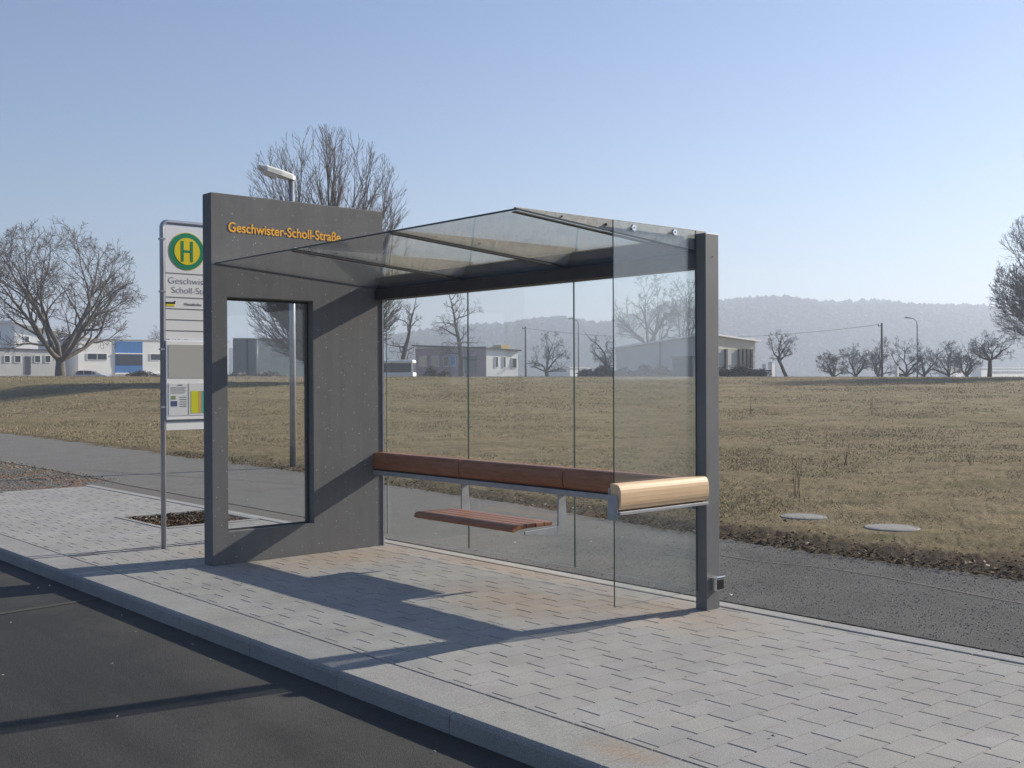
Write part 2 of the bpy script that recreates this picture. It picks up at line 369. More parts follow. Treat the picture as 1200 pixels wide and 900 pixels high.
# ================================================================== THE GROUND
def ground():
    az = np.radians(np.concatenate([np.arange(-180, -38, 4.0), np.arange(-38, 40, .16), np.arange(40, 180, 4.0)]))
    r = [2.5]
    while r[-1] < 2600: r.append(r[-1]*(1.011 if r[-1] < 60 else 1.02 if r[-1] < 160 else 1.06))
    r = np.array(r); nA, nR = len(az), len(r)
    A_, R_ = np.meshgrid(az, r); X = R_*np.sin(A_); Y = R_*np.cos(A_)
    u, v = UV(X, Y); s = edge_v(u) - v
    Z = hgt(X, Y)
    rn = np.random.rand(*X.shape)
    # bumps
    def fn(sc_, seed):
        rs = np.random.RandomState(seed); out = np.zeros_like(X)
        for k in range(7):
            a = rs.rand()*6.28; f = sc_*(.6+1.2*rs.rand()); out += np.sin((X*math.cos(a)+Y*math.sin(a))*f + rs.rand()*6.28)
        return out/7
    near = np.clip(1-(R_-60)/80, 0, 1)
    bump = .035*fn(1.7, 1) + .05*fn(.5, 2) + .018*fn(5, 3) + .025*(rn-.5)
    for (cu_, cv_) in ((1.65, -4.57), (2.80, -4.45)): near = near*sm((np.hypot(u-cu_, v-cv_)-.30)/.5)
    Z = Z + bump*sm((s-.05)/1.4)*near*1.2 + .022*fn(9, 5)*sm((s+.3)/.4)*near
    bank = np.exp(-((s-.45)/.38)**2)*sm((u+14)/14)
    Z = Z + .05*bank*(.5+rn*.5)
    Z = np.where(s < 0, -.035 + .02*np.clip(s+.25, 0, .25)/.25*1.0 + .028*fn(9, 5)*sm((s+.25)/.25), Z)
    inside = s < -.28; Z = np.where(inside, -.06, Z)
    Z = np.where(v > 1.9, -.22, Z)
    Z = np.where((v > 1.9) & (u < -8.6) , -.22, Z)
    V = np.stack([X, Y, Z], -1).reshape(-1, 3)
    i = np.arange(nR-1)[:, None]*nA + np.arange(nA)[None, :]; j = np.arange(nR-1)[:, None]*nA + (np.arange(nA)[None, :]+1) % nA
    F = np.stack([i, j, j+nA, i+nA], -1).reshape(-1, 4)[:, ::-1]
    # centre fan
    V = np.vstack([V, [[0, 0, -.22]]]); o = fast_mesh('field', V, F, M['field'], smooth=True)
    at_ = o.data.attributes.new('bare', 'FLOAT', 'POINT')
    b = np.exp(-((s-.3)/.42)**2)*np.where(u > 1, 1, np.where(u > -3, .8, .55)) + .8*np.exp(-((s-.5)/.8)**2)*sm((u-3)/4)
    crest = np.exp(-((np.sqrt(X**2*.35+Y**2)-90)/5.0)**2)*.55
    b = np.clip(b*(.6+.8*rn) + crest, 0, 1); b = np.append(b.ravel(), 0).astype(np.float32)
    at_.data.foreach_set('value', b)
    props(o, kind='structure')
    return o
ground()

def sheet(name, pts, z, m, th=.0):
    """flat polygon in shelter frame (u,v)"""
    mb = MB(); n = len(pts); mb.add([(p[0], -p[1], z) for p in pts], [tuple(range(n))])
    o = mb.build(name, m); frame_obj(o); props(o, kind='structure')
    for p in o.data.polygons:
        if p.normal.z < 0: o.data.flip_normals(); break
    return o
# road: from the kerb across and beyond the camera
sheet('road', [(-60, 2.72), (60, 2.72), (60, 12), (-60, 12)], -.105, M['road'])
o = sheet('road_joint', [(.17, 2.83), (.24, 2.83), (.62, 6.5), (.55, 6.5)], -.101, M['seam'])
# ground beyond the road (behind the camera)
sheet('verge', [(-60, 12.0), (60, 12.0), (60, 60), (-60, 60)], -.11, M['field'])
# path
us = [-200, -100, -60, -40, -27, -18, -12, -10, -8.6, -7, -5, -3.5, -1.8, 0, 1, 2, 2.7, 3.5, 4.3, 5, 6, 7, 9, 12, 20, 40, 80]
far = [(u_, float(edge_v(u_)) - .25) for u_ in us]
nearl = [(-200, -1.0), (-14.2, -.75), (-9.2, -.72), (-8.0, -.62), (-1.2, -.56), (-1.0, -.27), (80, -.27)]
mb = MB(); pts = far + nearl[::-1]
mb.add([(p[0], -p[1], 0) for p in pts], [tuple(range(len(pts)))]); o = mb.build('footpath', M['path']); frame_obj(o); props(o, kind='structure')
o.data.polygons[0].normal.z < 0 and o.data.flip_normals()
sheet('gravel_strip', [(-8.6, -.80), (-.8, -.80), (-.8, -.2), (-8.6, -.2)], -.006, M['strip'])
# gravel patch at the left
sheet('gravel_patch', [(-60, -1.0), (-14, -.8), (-8.9, -.75), (-8.2, -.6), (-7.7, 2.72), (-60, 2.72)], -.008, M['gravel'])
# faint tarmac joints of the path
def ribbon(name, pts, wd, z, m):
    mb = MB(); P = [Vector((p[0], -p[1], z)) for p in pts]; L = []; R_ = []
    for i, p in enumerate(P):
        d = (P[min(i+1, len(P)-1)]-P[max(i-1, 0)]).normalized(); n = Vector((-d.y, d.x, 0))
        L.append(p+n*wd/2); R_.append(p-n*wd/2)
    mb.add(L+R_, [(i, i+1, len(P)+i+1, len(P)+i) for i in range(len(P)-1)])
    o = mb.build(name, m); frame_obj(o); props(o, kind='structure')
    if o.data.polygons[0].normal.z < 0: o.data.flip_normals()
ribbon('path_joint', [(-11.5, -1.08), (-9.6, -1.6), (-8.1, -2.04), (-6.3, -2.5), (-4.5, -2.85)], .025, .004, M['strip'])
ribbon('path_joint', [(2.3, -1.9), (3.0, -1.85), (3.6, -2.0), (4.2, -1.95), (5.2, -1.75), (7, -1.6)], .03, .004, M['strip'])

# paving base and real stones
PIT = (-3.92, -2.68, -.08, 1.02)
sheet('paving_bed', [(-8.0, -.12), (-3.95, -.12), (-3.95, 2.54), (-7.6, 2.54)], -.012, M['joint'])
sheet('paving_bed', [(-3.95, 1.05), (-2.65, 1.05), (-2.65, 2.54), (-3.95, 2.54)], -.012, M['joint'])
sheet('paving_bed', [(-2.65, -.12), (20, -.12), (20, 2.54), (-2.65, 2.54)], -.012, M['joint'])
def stones():
    V = []; F = []
    rw, rl = .1612, .263; vmin, vmax = -.078, 2.510
    k0 = int(-8.2/rw)-1; k1 = int(13/rw)
    def stone(u0, u1, v0, v1):
        g_, c = .0016, .0028
        gz0, gz1 = v0 + .0031, v1 - .0031
        u0 += g_; u1 -= g_; z = random.uniform(-.0008, .0008); tx = random.uniform(-.00025, .00025); ty = random.uniform(-.00025, .00025)
        k = len(V)
        for (a, b, zz) in ((u0, gz0, -.012), (u1, gz0, -.012), (u1, gz1, -.012), (u0, gz1, -.012),
                           (u0, gz0, -.005), (u1, gz0, -.005), (u1, gz1, -.005), (u0, gz1, -.005),
                           (u0+c, gz0+c, 0), (u1-c, gz0+c, 0), (u1-c, gz1-c, 0), (u0+c, gz1-c, 0)):
            dz = 0 if zz < -.01 else z + tx*(1 if a > (u0+u1)/2 else -1) + ty*(1 if b > (v0+v1)/2 else -1)
            V.append((a, -b, zz+dz))
        for q in ((0, 1, 5, 4), (1, 2, 6, 5), (2, 3, 7, 6), (3, 0, 4, 7), (4, 5, 9, 8), (5, 6, 10, 9), (6, 7, 11, 10), (7, 4, 8, 11), (8, 9, 10, 11)):
            F.append(tuple(k+i for i in q[::-1]))
    for k in range(k0, k1):
        u0 = 6.14 + (k-38)*rw; u1 = u0+rw
        par = k % 2; ph = 1.412 + (0 if par == 0 else .082 + (.05 if (k//2) % 3 == 0 else 0))
        js = [vmin] + [x for x in np.arange(ph-rl*8, vmax, rl) if vmin+.04 < x < vmax-.04] + [vmax]
        for a, b in zip(js[:-1], js[1:]):
            cu, cv = (u0+u1)/2, (a+b)/2
            if cu < -8.15 + (cv+.1)*.16: continue
            if -1.44 < cu < -1.30: pass
            if PIT[0]-.07 < cu < PIT[1]+.07 and a < PIT[3]+.07 and b > PIT[2]-.07:
                if b > PIT[3]+.1 and a < PIT[3]+.07: a = PIT[3]+.07
                else: continue
            stone(u0, u1, a, b)
    V_ = np.array(V); o = fast_mesh('paving', V_, np.array(F), M['stone']); frame_obj(o); props(o, kind='structure')
stones()
# edging stones along the back, kerb stones along the road, frame of the planting pit
mb = MB(); u = -8.2
while u < 20: mb.uvbox(u+.003, u+.997, -.225, -.095, -.06, .004); u += 1.0
o = mb.build('edging_stones', M['edging'], bevel=.006); frame_obj(o); props(o, kind='structure')
mb = MB(); u = -20.44
while u < 20:
    if abs(u+1.44) < .01: mb.prism([(2.525, -.2), (2.835, -.2), (2.832, -.026), (2.826, -.010), (2.812, .002), (2.525, .003)], u+.004, u+.086); u += .09; continue
    mb.prism([(2.525, -.2), (2.835, -.2), (2.832, -.026), (2.826, -.010), (2.812, .002), (2.525, .003)], u+.002, u+.998)
    u += 1.0
o = mb.build('kerb', M['kerb'], bevel=.004); frame_obj(o); props(o, kind='structure')
# transverse joint band through the paving at the end of the stop
mb = MB()
for a, b in ((-1.445, -1.43), (-1.345, -1.33)): mb.uvbox(a, b, -.05, 2.52, .0005, .003)
o = mb.build('expansion_joint', M['tyre']); frame_obj(o); props(o, kind='structure')
mb = MB(); a, b, c, d = PIT
mb.uvbox(a-.06, b+.06, d, d+.06, -.1, .006); mb.uvbox(a-.06, b+.06, c-.0, c+.05, -.1, .006); mb.uvbox(a-.06, a, c+.052, d-.002, -.1, .006); mb.uvbox(b, b+.06, c+.052, d-.002, -.1, .006)
o = mb.build('pit_edging', M['edging'], bevel=.004); frame_obj(o); props(o, kind='structure')
sheet('planting_soil', [(a, c), (b, c), (b, d), (a, d)], -.045, M['gravel'])

# ------------------------------------------------------------------ scattered ground stuff
def leaf_scatter(name, P, size, m, label=None, flat=.35, cat=None):
    """P (n,3) world points; each a bent 2-quad flake"""
    n = len(P); rs = np.random.RandomState(len(P)); a = rs.rand(n)*6.283; L = size*(.5+rs.rand(n)); Wd = L*(.35+.4*rs.rand(n))
    dx = np.stack([np.cos(a), np.sin(a), (rs.rand(n)-.5)*flat*2], -1)*L[:, None]/2
    dy = np.stack([-np.sin(a), np.cos(a), (rs.rand(n)-.5)*flat*2], -1)*Wd[:, None]/2
    up = np.zeros((n, 3)); up[:, 2] = L*.25*rs.rand(n)
    V = np.stack([P-dx, P-dy+up, P+dx, P+dy+up], 1).reshape(-1, 3); k = np.arange(n)[:, None]*4
    F = np.concatenate([k+np.array([[0, 1, 2]]), k+np.array([[0, 2, 3]])], 1).reshape(-1, 3)
    o = fast_mesh(name, V, F, m); props(o, label, cat, kind='stuff'); return o
def uvw(u, v, z=None):
    X = X0 + AV[0]*u + BV[0]*v; Y = Y0 + AV[1]*u + BV[1]*v
    return np.stack([X, Y, (hgt(X, Y) if z is None else np.broadcast_to(z, X.shape))], -1)
rs = np.random.RandomState(3)
# dry grass blades: polar scatter, denser near
def vnoise(X, Y, f, seed):
    g_ = np.random.RandomState(seed).rand(256, 256); x = X*f+1000; y = Y*f+1000; i = np.floor(x).astype(int); j = np.floor(y).astype(int); a = sm(x-i); b = sm(y-j)
    q = lambda p, r: g_[p % 256, r % 256]
    return (q(i, j)*(1-a)+q(i+1, j)*a)*(1-b)+(q(i, j+1)*(1-a)+q(i+1, j+1)*a)*b
n = 420000
r_ = 8.5 + (96-8.5)*rs.rand(n)**1.9; a_ = np.radians(-31 + 62*rs.rand(n))
X = r_*np.sin(a_); Y = r_*np.cos(a_); u, v = UV(X, Y); s = edge_v(u)-v
cl = .5*vnoise(X, Y, .45, 1)+.3*vnoise(X, Y, 1.7, 2)+.25*vnoise(X, Y, 5, 3)
ok = (s > .05) & (rs.rand(n) < sm((s-.05)/1.1)+.15) & (rs.rand(n) < sm((cl-.30)/.35)) & (rs.rand(n) < np.clip((96-r_)/40, 0, 1))
for cu_, cv_ in ((1.65, -4.57), (2.80, -4.45)): ok &= np.hypot(u-cu_, v-cv_) > .235
X, Y, r_, cl = X[ok], Y[ok], r_[ok], cl[ok]; n = len(X)
Z = hgt(X, Y) - .006
h = (.010+.030*rs.rand(n)**2)*(.8+r_/40)*(.5+cl); wd = .0022*(1+r_/9); a = rs.rand(n)*6.283; ln = .055*(rs.rand(n)+.3); b = rs.rand(n)*6.283
base = np.stack([X, Y, Z], -1); side = np.stack([np.cos(a), np.sin(a), 0*a], -1)*wd[:, None]; tip = np.stack([np.cos(b)*ln, np.sin(b)*ln, h], -1)
V = np.stack([base-side, base+side, base+tip], 1).reshape(-1, 3)
o = fast_mesh('dry_grass', V, np.arange(n*3).reshape(-1, 3), M['blade']); props(o, 'short dry yellow brown grass covering the field', 'grass', kind='stuff')
# taller dead stalks
def stalk(px, py, hh, label):
    # ground point under pixel
    D = 8.0
    for _ in range(400):
        p = at(px, py, D)
        if p.z <= gh(p.x, p.y): break
        D *= 1.01
    rs_ = random.Random(px); mb = MB()
    for k in range(5):
        q = Vector((rs_.uniform(-.05, .05), rs_.uniform(-.05, .05), 0)); t = Vector((rs_.uniform(-.10, .10), rs_.uniform(-.10, .10), hh*rs_.uniform(.4, 1)))
        mb.tube([q, q*.5+t*.5, t], [.004, .003, .0015], 4)
        for j in range(3):
            f = rs_.uniform(.4, .95); s_ = q*(1-f)+t*f; mb.tube([s_, s_+Vector((rs_.uniform(-.06, .06), rs_.uniform(-.06, .06), .06))], [.002, .001], 3)
    o = mb.build('dead_weed', M['twig']); o.location = (p.x, p.y, gh(p.x, p.y)); props(o, label, 'weed')
stalk(935, 584, .55, 'thin dead weed standing in the grass behind the left manhole cover')
stalk(990, 546, .45, 'small dead weed in mid field, right of the taller one behind the manhole covers')
stalk(1021, 487, .9, 'dead weed stalk far out in the field at right')
stalk(880, 489, .8, 'dead weed stalk far out in the field just right of the shelter post')
stalk(1138, 548, .35, 'little dead weed near the right edge of the field')
# dark leaf litter along the path edge
n = 8000; u = rs.uniform(-14, 8, n); s = np.abs(rs.normal(.12, .42, n)); keep = rs.rand(n) < np.where(u > 0, 1, .45); u, s = u[keep], s[keep]
P = uvw(u, edge_v(u)-s+.12); P[:, 2] += .015+.03*rs.rand(len(P)); leaf_scatter('leaf_litter', P, .036, M['leaf'], 'dark brown dead leaves along the edge of the path and field', .6, 'leaves')
n = 2600; u = rs.uniform(PIT[0]+.02, PIT[1]-.02, n); v = rs.uniform(PIT[2]+.06, PIT[3]-.02, n)
P = uvw(u, v, -.035); P[:, 2] += .03*rs.rand(n); leaf_scatter('dead_leaves', P, .042, M['leaf'], 'brown dead leaves filling the square planting pit', .6, 'leaves')
# pale scraps
n = 26; u = rs.uniform(-6, 7, n); v = np.where(rs.rand(n) < .5, edge_v(u)-rs.rand(n)*.9, rs.uniform(-.3, -2.4, n))
P = uvw(u, v); P[:, 2] = np.maximum(P[:, 2], 0)+.02; leaf_scatter('pale_scraps', P, .038, M['litterbit'], 'pale scraps of litter on the path and grass edge', .3, 'litter')
n = 60; u = rs.uniform(-4, 6, n); v = rs.uniform(.1, 2.7, n)
P = uvw(u, v, .008); leaf_scatter('paving_crumbs', P, .018, M['leaf'], 'small dark crumbs and leaf bits on the light paving', .3, 'litter')
n = 26; u = rs.uniform(-2, 5, n); v = 2.95+rs.rand(n)**2*1.6
P = uvw(u, v, -.098); leaf_scatter('road_crumbs', P, .02, M['litterbit'], 'pale bits of litter lying along the gutter of the road', .3, 'litter')
# pebbles on the rough part of the track and on the left patch
def pebbles(name, P, size, label):
    n = len(P); rs2 = np.random.RandomState(n); S = size*(.4+rs2.rand(n)**2)
    oct_ = np.array([(1, 0, 0), (-1, 0, 0), (0, 1, 0), (0, -1, 0), (0, 0, .7), (0, 0, -.5)], float)
    V = P[:, None, :] + (oct_[None]+(rs2.rand(n, 6, 3)-.5)*.7)*S[:, None, None]
    f = np.array([(0, 2, 4), (2, 1, 4), (1, 3, 4), (3, 0, 4), (2, 0, 5), (1, 2, 5), (3, 1, 5), (0, 3, 5)])
    F = (np.arange(n)[:, None, None]*6+f[None]).reshape(-1, 3)
    props(fast_mesh(name, V.reshape(-1, 3), F, M['pebble']), label, 'gravel', kind='stuff')
n = 60000; u = -0.5+10*rs.rand(n)**.8; v = rs.uniform(-2.75, -.26, n); k = rs.rand(n) < sm((u+.5)/4)*.9+.1; u, v = u[k], v[k]
pebbles('loose_chippings', uvw(u, v, -.001), .0065, 'loose grey chippings on the rough dark track right of the shelter')
n = 5000; u = rs.uniform(-16, -8.2, n); v = rs.uniform(-.8, 1.6, n); k = u < -8.2+.13*(v+.6); pebbles('gravel_stones', uvw(u[k], v[k], -.006), .013, 'grey and brown gravel stones beside the left end of the paving')
n = 900; u = rs.uniform(-16, -8.6, n); v = rs.uniform(-.9, .4, n); P = uvw(u, v, .005); leaf_scatter('weed_tufts', P, .035, M['blade'], 'small weeds and straw in the gravel left of the paving', .8, 'weeds')

# manhole covers
for (u, v, r_, lab) in ((1.65, -4.57, .26, 'round pale concrete manhole cover in the grass, the left one, nearer the shelter post'), (2.80, -4.45, .28, 'round concrete manhole cover in the grass, the right one, half ringed by dark earth')):
    z = gh(*W(u, v)[:2]) + .004; mb = MB()
    prof = [(r_, -.06), (r_, 0), (r_-.012, .008), (r_-.035, .008), (r_-.04, .004), (r_-.05, .009), (0.05, .012)]
    n = 36; vs = []; fs = []
    for (rr, zz) in prof: vs += [(rr*math.cos(2*math.pi*j/n), rr*math.sin(2*math.pi*j/n), zz) for j in range(n)]
    for i in range(len(prof)-1):
        for j in range(n): fs.append((i*n+j, i*n+(j+1) % n, (i+1)*n+(j+1) % n, (i+1)*n+j))
    fs.append(tuple(range((len(prof)-1)*n, len(prof)*n))); mb.add(vs, fs)
    o = mb.build('manhole_cover', M['cover']); o.location = W(u, v, z); props(o, lab, 'manhole cover', 'manhole covers in the field')

# ================================================================== BUS SHELTER
L, Wp, T, HP = 3.93, 1.78, .163, 3.222
sh = empty('bus_shelter', 'modern glass bus shelter with dark concrete end wall, glass roof and wooden leaning rail', 'bus shelter', W(0, 0), HEAD)
# end wall with window opening
def wall():
    wv0, wv1, wz0, wz1 = .782, 1.633, .282, 2.323
    mb = MB(); vs = []
    for x in (-T, 0):
        for (v, z) in ((0, 0), (Wp, 0), (Wp, HP), (0, HP), (wv0, wz0), (wv1, wz0), (wv1, wz1), (wv0, wz1)): vs.append((x, -v, z))
    fs = []
    for k in (0, 8):
        for a, b, c, d in ((0, 1, 5, 4), (1, 2, 6, 5), (2, 3, 7, 6), (3, 0, 4, 7)):
            fs.append((a+k, b+k, c+k, d+k) if k else (d, c, b, a))
    for a, b in ((0, 1), (1, 2), (2, 3), (3, 0)): fs.append((a, b, b+8, a+8))
    for a, b in ((4, 5), (5, 6), (6, 7), (7, 4)): fs.append((a+8, b+8, b, a))
    mb.add(vs, fs); w_ = mb.build('concrete_wall', M['concrete'], sh, bevel=.006)
    # thin dark window frame set in the rear half of the opening
    f = MB(); t = .02
    for (a, b, c, d) in ((wv0+.001, wv0+t, wz0+.001, wz1-.001), (wv1-t, wv1-.001, wz0+.001, wz1-.001), (wv0+t+.001, wv1-t-.001, wz0+.001, wz0+.012), (wv0+t+.001, wv1-t-.001, wz1-t, wz1-.001)):
        f.uvbox(-T+.05, -T+.085, a, b, c, d)
    fr = f.build('window_frame', M['dark_steel'], w_)
    g = MB(); g.uvbox(-T+.064, -T+.072, wv0+t, wv1-t, wz0+.012, wz1-t); g.build('window_glass', M['glass'], w_)
    g = MB(); g.uvbox(.001, .010, .0, .018, .0, 2.36); g.build('edge_channel', M['grey_metal'], w_, bevel=.002)
    t_ = text_mesh('lettering', 'Geschwister-Scholl-Straße', M['gold'], w_, .118, 1.142, .0012, .0018)
    t_.matrix_local = Matrix.Translation((.0025, -1.62, 2.896)) @ TROT
    return w_
wall()
# post
mb = MB(); mb.uvbox(L-.008, L+.088, -.047, .097, 0, 2.60); post = mb.build('support_post', M['post'], sh, bevel=.004)
mb = MB(); mb.uvbox(L+.0882, L+.14, -.03, .055, .135, .225); mb.uvbox(L+.138, L+.148, -.034, .059, .222, .236); sb = mb.build('socket_box', M['chrome'], post, bevel=.004)
mb = MB(); mb.uvbox(L+.1402, L+.1440, -.02, .045, .148, .212); mb.build('socket_lid', M['black'], sb)
mb = MB(); mb.tube([(L+.088, -.02, 2.44), (L+.090, -.02, 2.44)], .005, 10); mb.build('bolt', M['dark_steel'], post)
# beam
mb = MB(); mb.prism([(-.045, 2.366), (.10, 2.366), (.10, 2.458), (.085, 2.462), (.02, 2.60), (-.045, 2.60)], .002, L-.0085); mb.build('roof_beam', M['dark_steel'], sh, bevel=.003)
# roof glass, sloping up to the road
def zr(v): return 2.466 + (2.604-2.466)*v/1.75
for i, (a, b) in enumerate(((.004, 1.305), (1.315, 2.62), (2.63, L+.005))):
    mb = MB(); mb.prism([(.088, zr(.088)), (1.75, zr(1.75)), (1.75, zr(1.75)+.012), (.085, zr(.088)+.012)], a, b)
    o = mb.build('roof_pane', [M['roof_glass'], M['dark_edge']], sh)
    for p in o.data.polygons:
        if abs(p.normal.z) < .7: p.material_index = 1
# fins standing on the glass
for u in (1.31, 2.625, L-.03):
    mb = MB(); mb.prism([(.085, zr(.085)+.014), (1.735, zr(1.735)+.014), (1.735, zr(1.735)+.024), (-.05, 2.632), (-.05, 2.602), (.022, 2.602)], u-.011, u+.011)
    fn_ = mb.build('roof_fin', M['fin'], sh, bevel=.002)
    mb = MB(); mb.uvbox(u-.022, u+.022, .10, 1.74, 0, .006)
    mb.v = [(x, y, z+zr(-y)-.0075) for x, y, z in mb.v]; mb.build('glass_clamp', M['dark_steel'], fn_)
    for v_, q in ((1.36, .008), (.97, .013)):
        mb = MB(); z_ = (zr(v_)+.014+2.63)/2-.004; mb.tube([(u+.011, -v_, z_), (u+.02, -v_, z_)], q*.7, 10); mb.build('bolt', M['dark_steel'], fn_)
# back glass
for a, b in ((.016, 1.268), (1.276, 2.60), (2.608, L-.02)):
    mb = MB(); mb.uvbox(a, b, -.03, -.02, .11, 2.364); o = mb.build('back_pane', [M['glass'], M['glass_edge']], sh)
    for p in o.data.polygons:
        if abs(p.normal.y) < .7: p.material_index = 1
# end glass with disc fixings
mb = MB(); mb.uvbox(L+.0, L+.010, .10, .926, .128, 2.622); eg = mb.build('end_pane', [M['end_glass'], M['glass_edge']], sh)
for p in eg.data.polygons:
    if abs(p.normal.x) < .7: p.material_index = 1
for v_, z_ in ((.742, 2.584), (.334, 2.590)):
    mb = MB(); mb.tube([(L-.017, -v_, z_), (L-.001, -v_, z_)], .010, 12); mb.tube([(L+.0105, -v_, z_), (L+.022, -v_, z_)], [.0225, .020], 20); mb.build('glass_fixing', M['chrome'], eg)
    mb = MB(); mb.tube([(L+.0222, -v_, z_), (L+.0235, -v_, z_)], .006, 10); mb.build('fixing_screw', M['black'], eg)
# leaning rail along the back
def rail_prof(c, d, z0, z1):
    """D profile: flat side at c, bulging to c+d*1; returns (across,z)"""
    h = (z1-z0)/2; zc = (z0+z1)/2; P = [(c, z0)]
    for k in range(13):
        a = -math.pi/2 + math.pi*k/12
        x = abs(math.cos(a))**.55; y = math.copysign(abs(math.sin(a))**.8, math.sin(a))
        P.append((c + d*(.25+.75*x), zc + h*y))
    P.append((c, z1)); return P
for a, b in ((.0005, 1.322), (1.332, 2.622), (2.632, L-.012)):
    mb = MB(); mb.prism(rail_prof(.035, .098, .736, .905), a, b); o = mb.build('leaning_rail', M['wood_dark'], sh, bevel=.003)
mb = MB(); mb.uvbox(.001, L-.0125, .022, .125, .692, .733); mb.uvbox(.001, L-.0125, .022, .032, .7335, .86)
for u in (.66, 1.98, 3.3): mb.uvbox(u-.03, u+.03, -.0195, .0215, .78, .84)
mb.build('rail_bracket', M['grey_metal'], sh, bevel=.002)
# end rail, outside the end glass
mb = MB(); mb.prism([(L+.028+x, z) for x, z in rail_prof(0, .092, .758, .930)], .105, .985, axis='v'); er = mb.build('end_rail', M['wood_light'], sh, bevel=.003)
er['label'] = 'pale wooden rail outside the end glass'
mb = MB(); mb.uvbox(L+.016, L+.118, .107, .99, .735, .755); mb.uvbox(L+.014, L+.026, .107, .9905, .7555, .90); mb.uvbox(L+.014, L+.10, .991, .998, .70, .86); mb.build('end_rail_bracket', M['grey_metal'], er, bevel=.002)
# seat
seat = MB()
seat.prism([(.12, .445), (.205, .445), (.205, .477), (.12, .477)], 1.235, 2.50); s0 = seat.build('seat_slat', M['wood_seat'], sh, bevel=.004)
for a, b in ((.212, .297), (.304, .389)):
    mb = MB(); mb.prism([(a, .445), (b, .445), (b, .477), (a, .477)], 1.235, 2.50); mb.build('seat_slat', M['wood_seat'], sh, bevel=.004)
mb = MB(); mb.prism([(.396, .445), (.49, .435), (.526, .423), (.542, .43), (.545, .448), (.534, .468), (.509, .477), (.396, .477)], 1.235, 2.50); mb.build('seat_slat', M['wood_seat'], sh, bevel=.004)
for u in (1.345, 2.56):
    mb = MB(); mb.prism([(.045, .714), (.115, .714), (.118, .443), (.47, .433), (.47, .408), (.13, .372), (.045, .372), (.02, .40)], u-.008, u+.008); mb.build('seat_bracket', M['grey_metal'], sh, bevel=.002)

# ================================================================== BUS STOP SIGN
US = -1.25
sg = empty('bus_stop_sign', 'tall white bus stop sign with green and yellow H disc, left of the shelter', 'bus stop sign', W(US, 1.45), HEAD)
def sv(mb, u0, u1, v0, v1, z0, z1): return mb.uvbox(u0-US+US, u1, v0-1.45, v1-1.45, z0, z1)
VL, VR = 1.672, 1.08        # pole centres
mb = MB(); mb.tube([(0, -(VL-1.45), 0), (0, -(VL-1.45), 3.06)] + [(0, -(VL-1.45)+.055*(1-math.cos(a)), 3.06+.055*math.sin(a)) for a in np.linspace(.2, 1.57, 7)] + [(0, -(VR-1.45)-.055*(1-math.cos(a)), 3.06+.055*math.sin(a)) for a in np.linspace(1.57, .2, 7)] + [(0, -(VR-1.45), 3.06), (0, -(VR-1.45), 0)], .024, 14)
pf = mb.build('pole_frame', M['galv'], sg, smooth=True)
V0, V1 = 1.104, 1.648
mb = MB(); sv(mb, -.012, .012, V0, V1, 2.0, 3.085); board = mb.build('sign_board', M['sign_white'], sg, bevel=.002)
for z in (2.630, 2.400, 2.290, 2.185, 2.080):
    mb = MB(); sv(mb, .0125, .0145, V0+.005, V1-.005, z-.0035, z+.0035); mb.build('divider_line', M['sign_line'], board)
def disc(name, r, x, m, cz=2.846, cv=1.428, r0=0):
    mb = MB(); n = 48
    vs = [(x, -(cv-1.45)+r*math.cos(2*math.pi*j/n), cz+r*math.sin(2*math.pi*j/n)) for j in range(n)] + [(x+.0015, -(cv-1.45)+r*math.cos(2*math.pi*j/n), cz+r*math.sin(2*math.pi*j/n)) for j in range(n)]
    mb.add(vs, [tuple(range(n, 2*n))] + [(j, (j+1) % n, n+(j+1) % n, n+j) for j in range(n)]); return mb.build(name, m, board)
disc('disc_rim', .182, .0128, M['yellow_sign']); disc('green_ring', .176, .0146, M['green']); disc('yellow_disc', .130, .0166, M['yellow_sign'])
mb = MB(); cy = -(1.428-1.45)
for dy in (-.047, .047): mb.box(.0184, .0204, cy+dy-.0115, cy+dy+.0115, 2.846-.098, 2.846+.098)
mb.box(.0184, .0202, cy-.036, cy+.036, 2.846-.010, 2.846+.011); mb.build('letter_h', M['green'], board)
for body, vl, z, size, wd in (('Geschwister-', 1.617, 2.530, .088, .43), ('Scholl-Straße', 1.585, 2.440, .088, .40)):
    wd = .50 if body.startswith('G') else .475
    t_ = text_mesh('stop_name', body, M['sign_text'], board, size, wd, .0002, -.0012); t_.matrix_local = Matrix.Translation((.0135, -(vl-1.45), z)) @ TROT
t_ = text_mesh('destination', 'Mittelhöhe', M['sign_line'], board, .036, .175, .0006); t_.matrix_local = Matrix.Translation((.0135, -(1.455-1.45), 2.325)) @ TROT
mb = MB(); sv(mb, .0125, .0150, 1.552, 1.646, 2.335, 2.352); sv(mb, .0125, .0150, 1.548, 1.556, 2.352, 2.366); mb.build('line_badge', M['black'], board)
mb = MB(); sv(mb, .0125, .0145, 1.560, 1.640, 2.312, 2.333); mb.build('line_badge_foot', M['yellow_sign'], board)
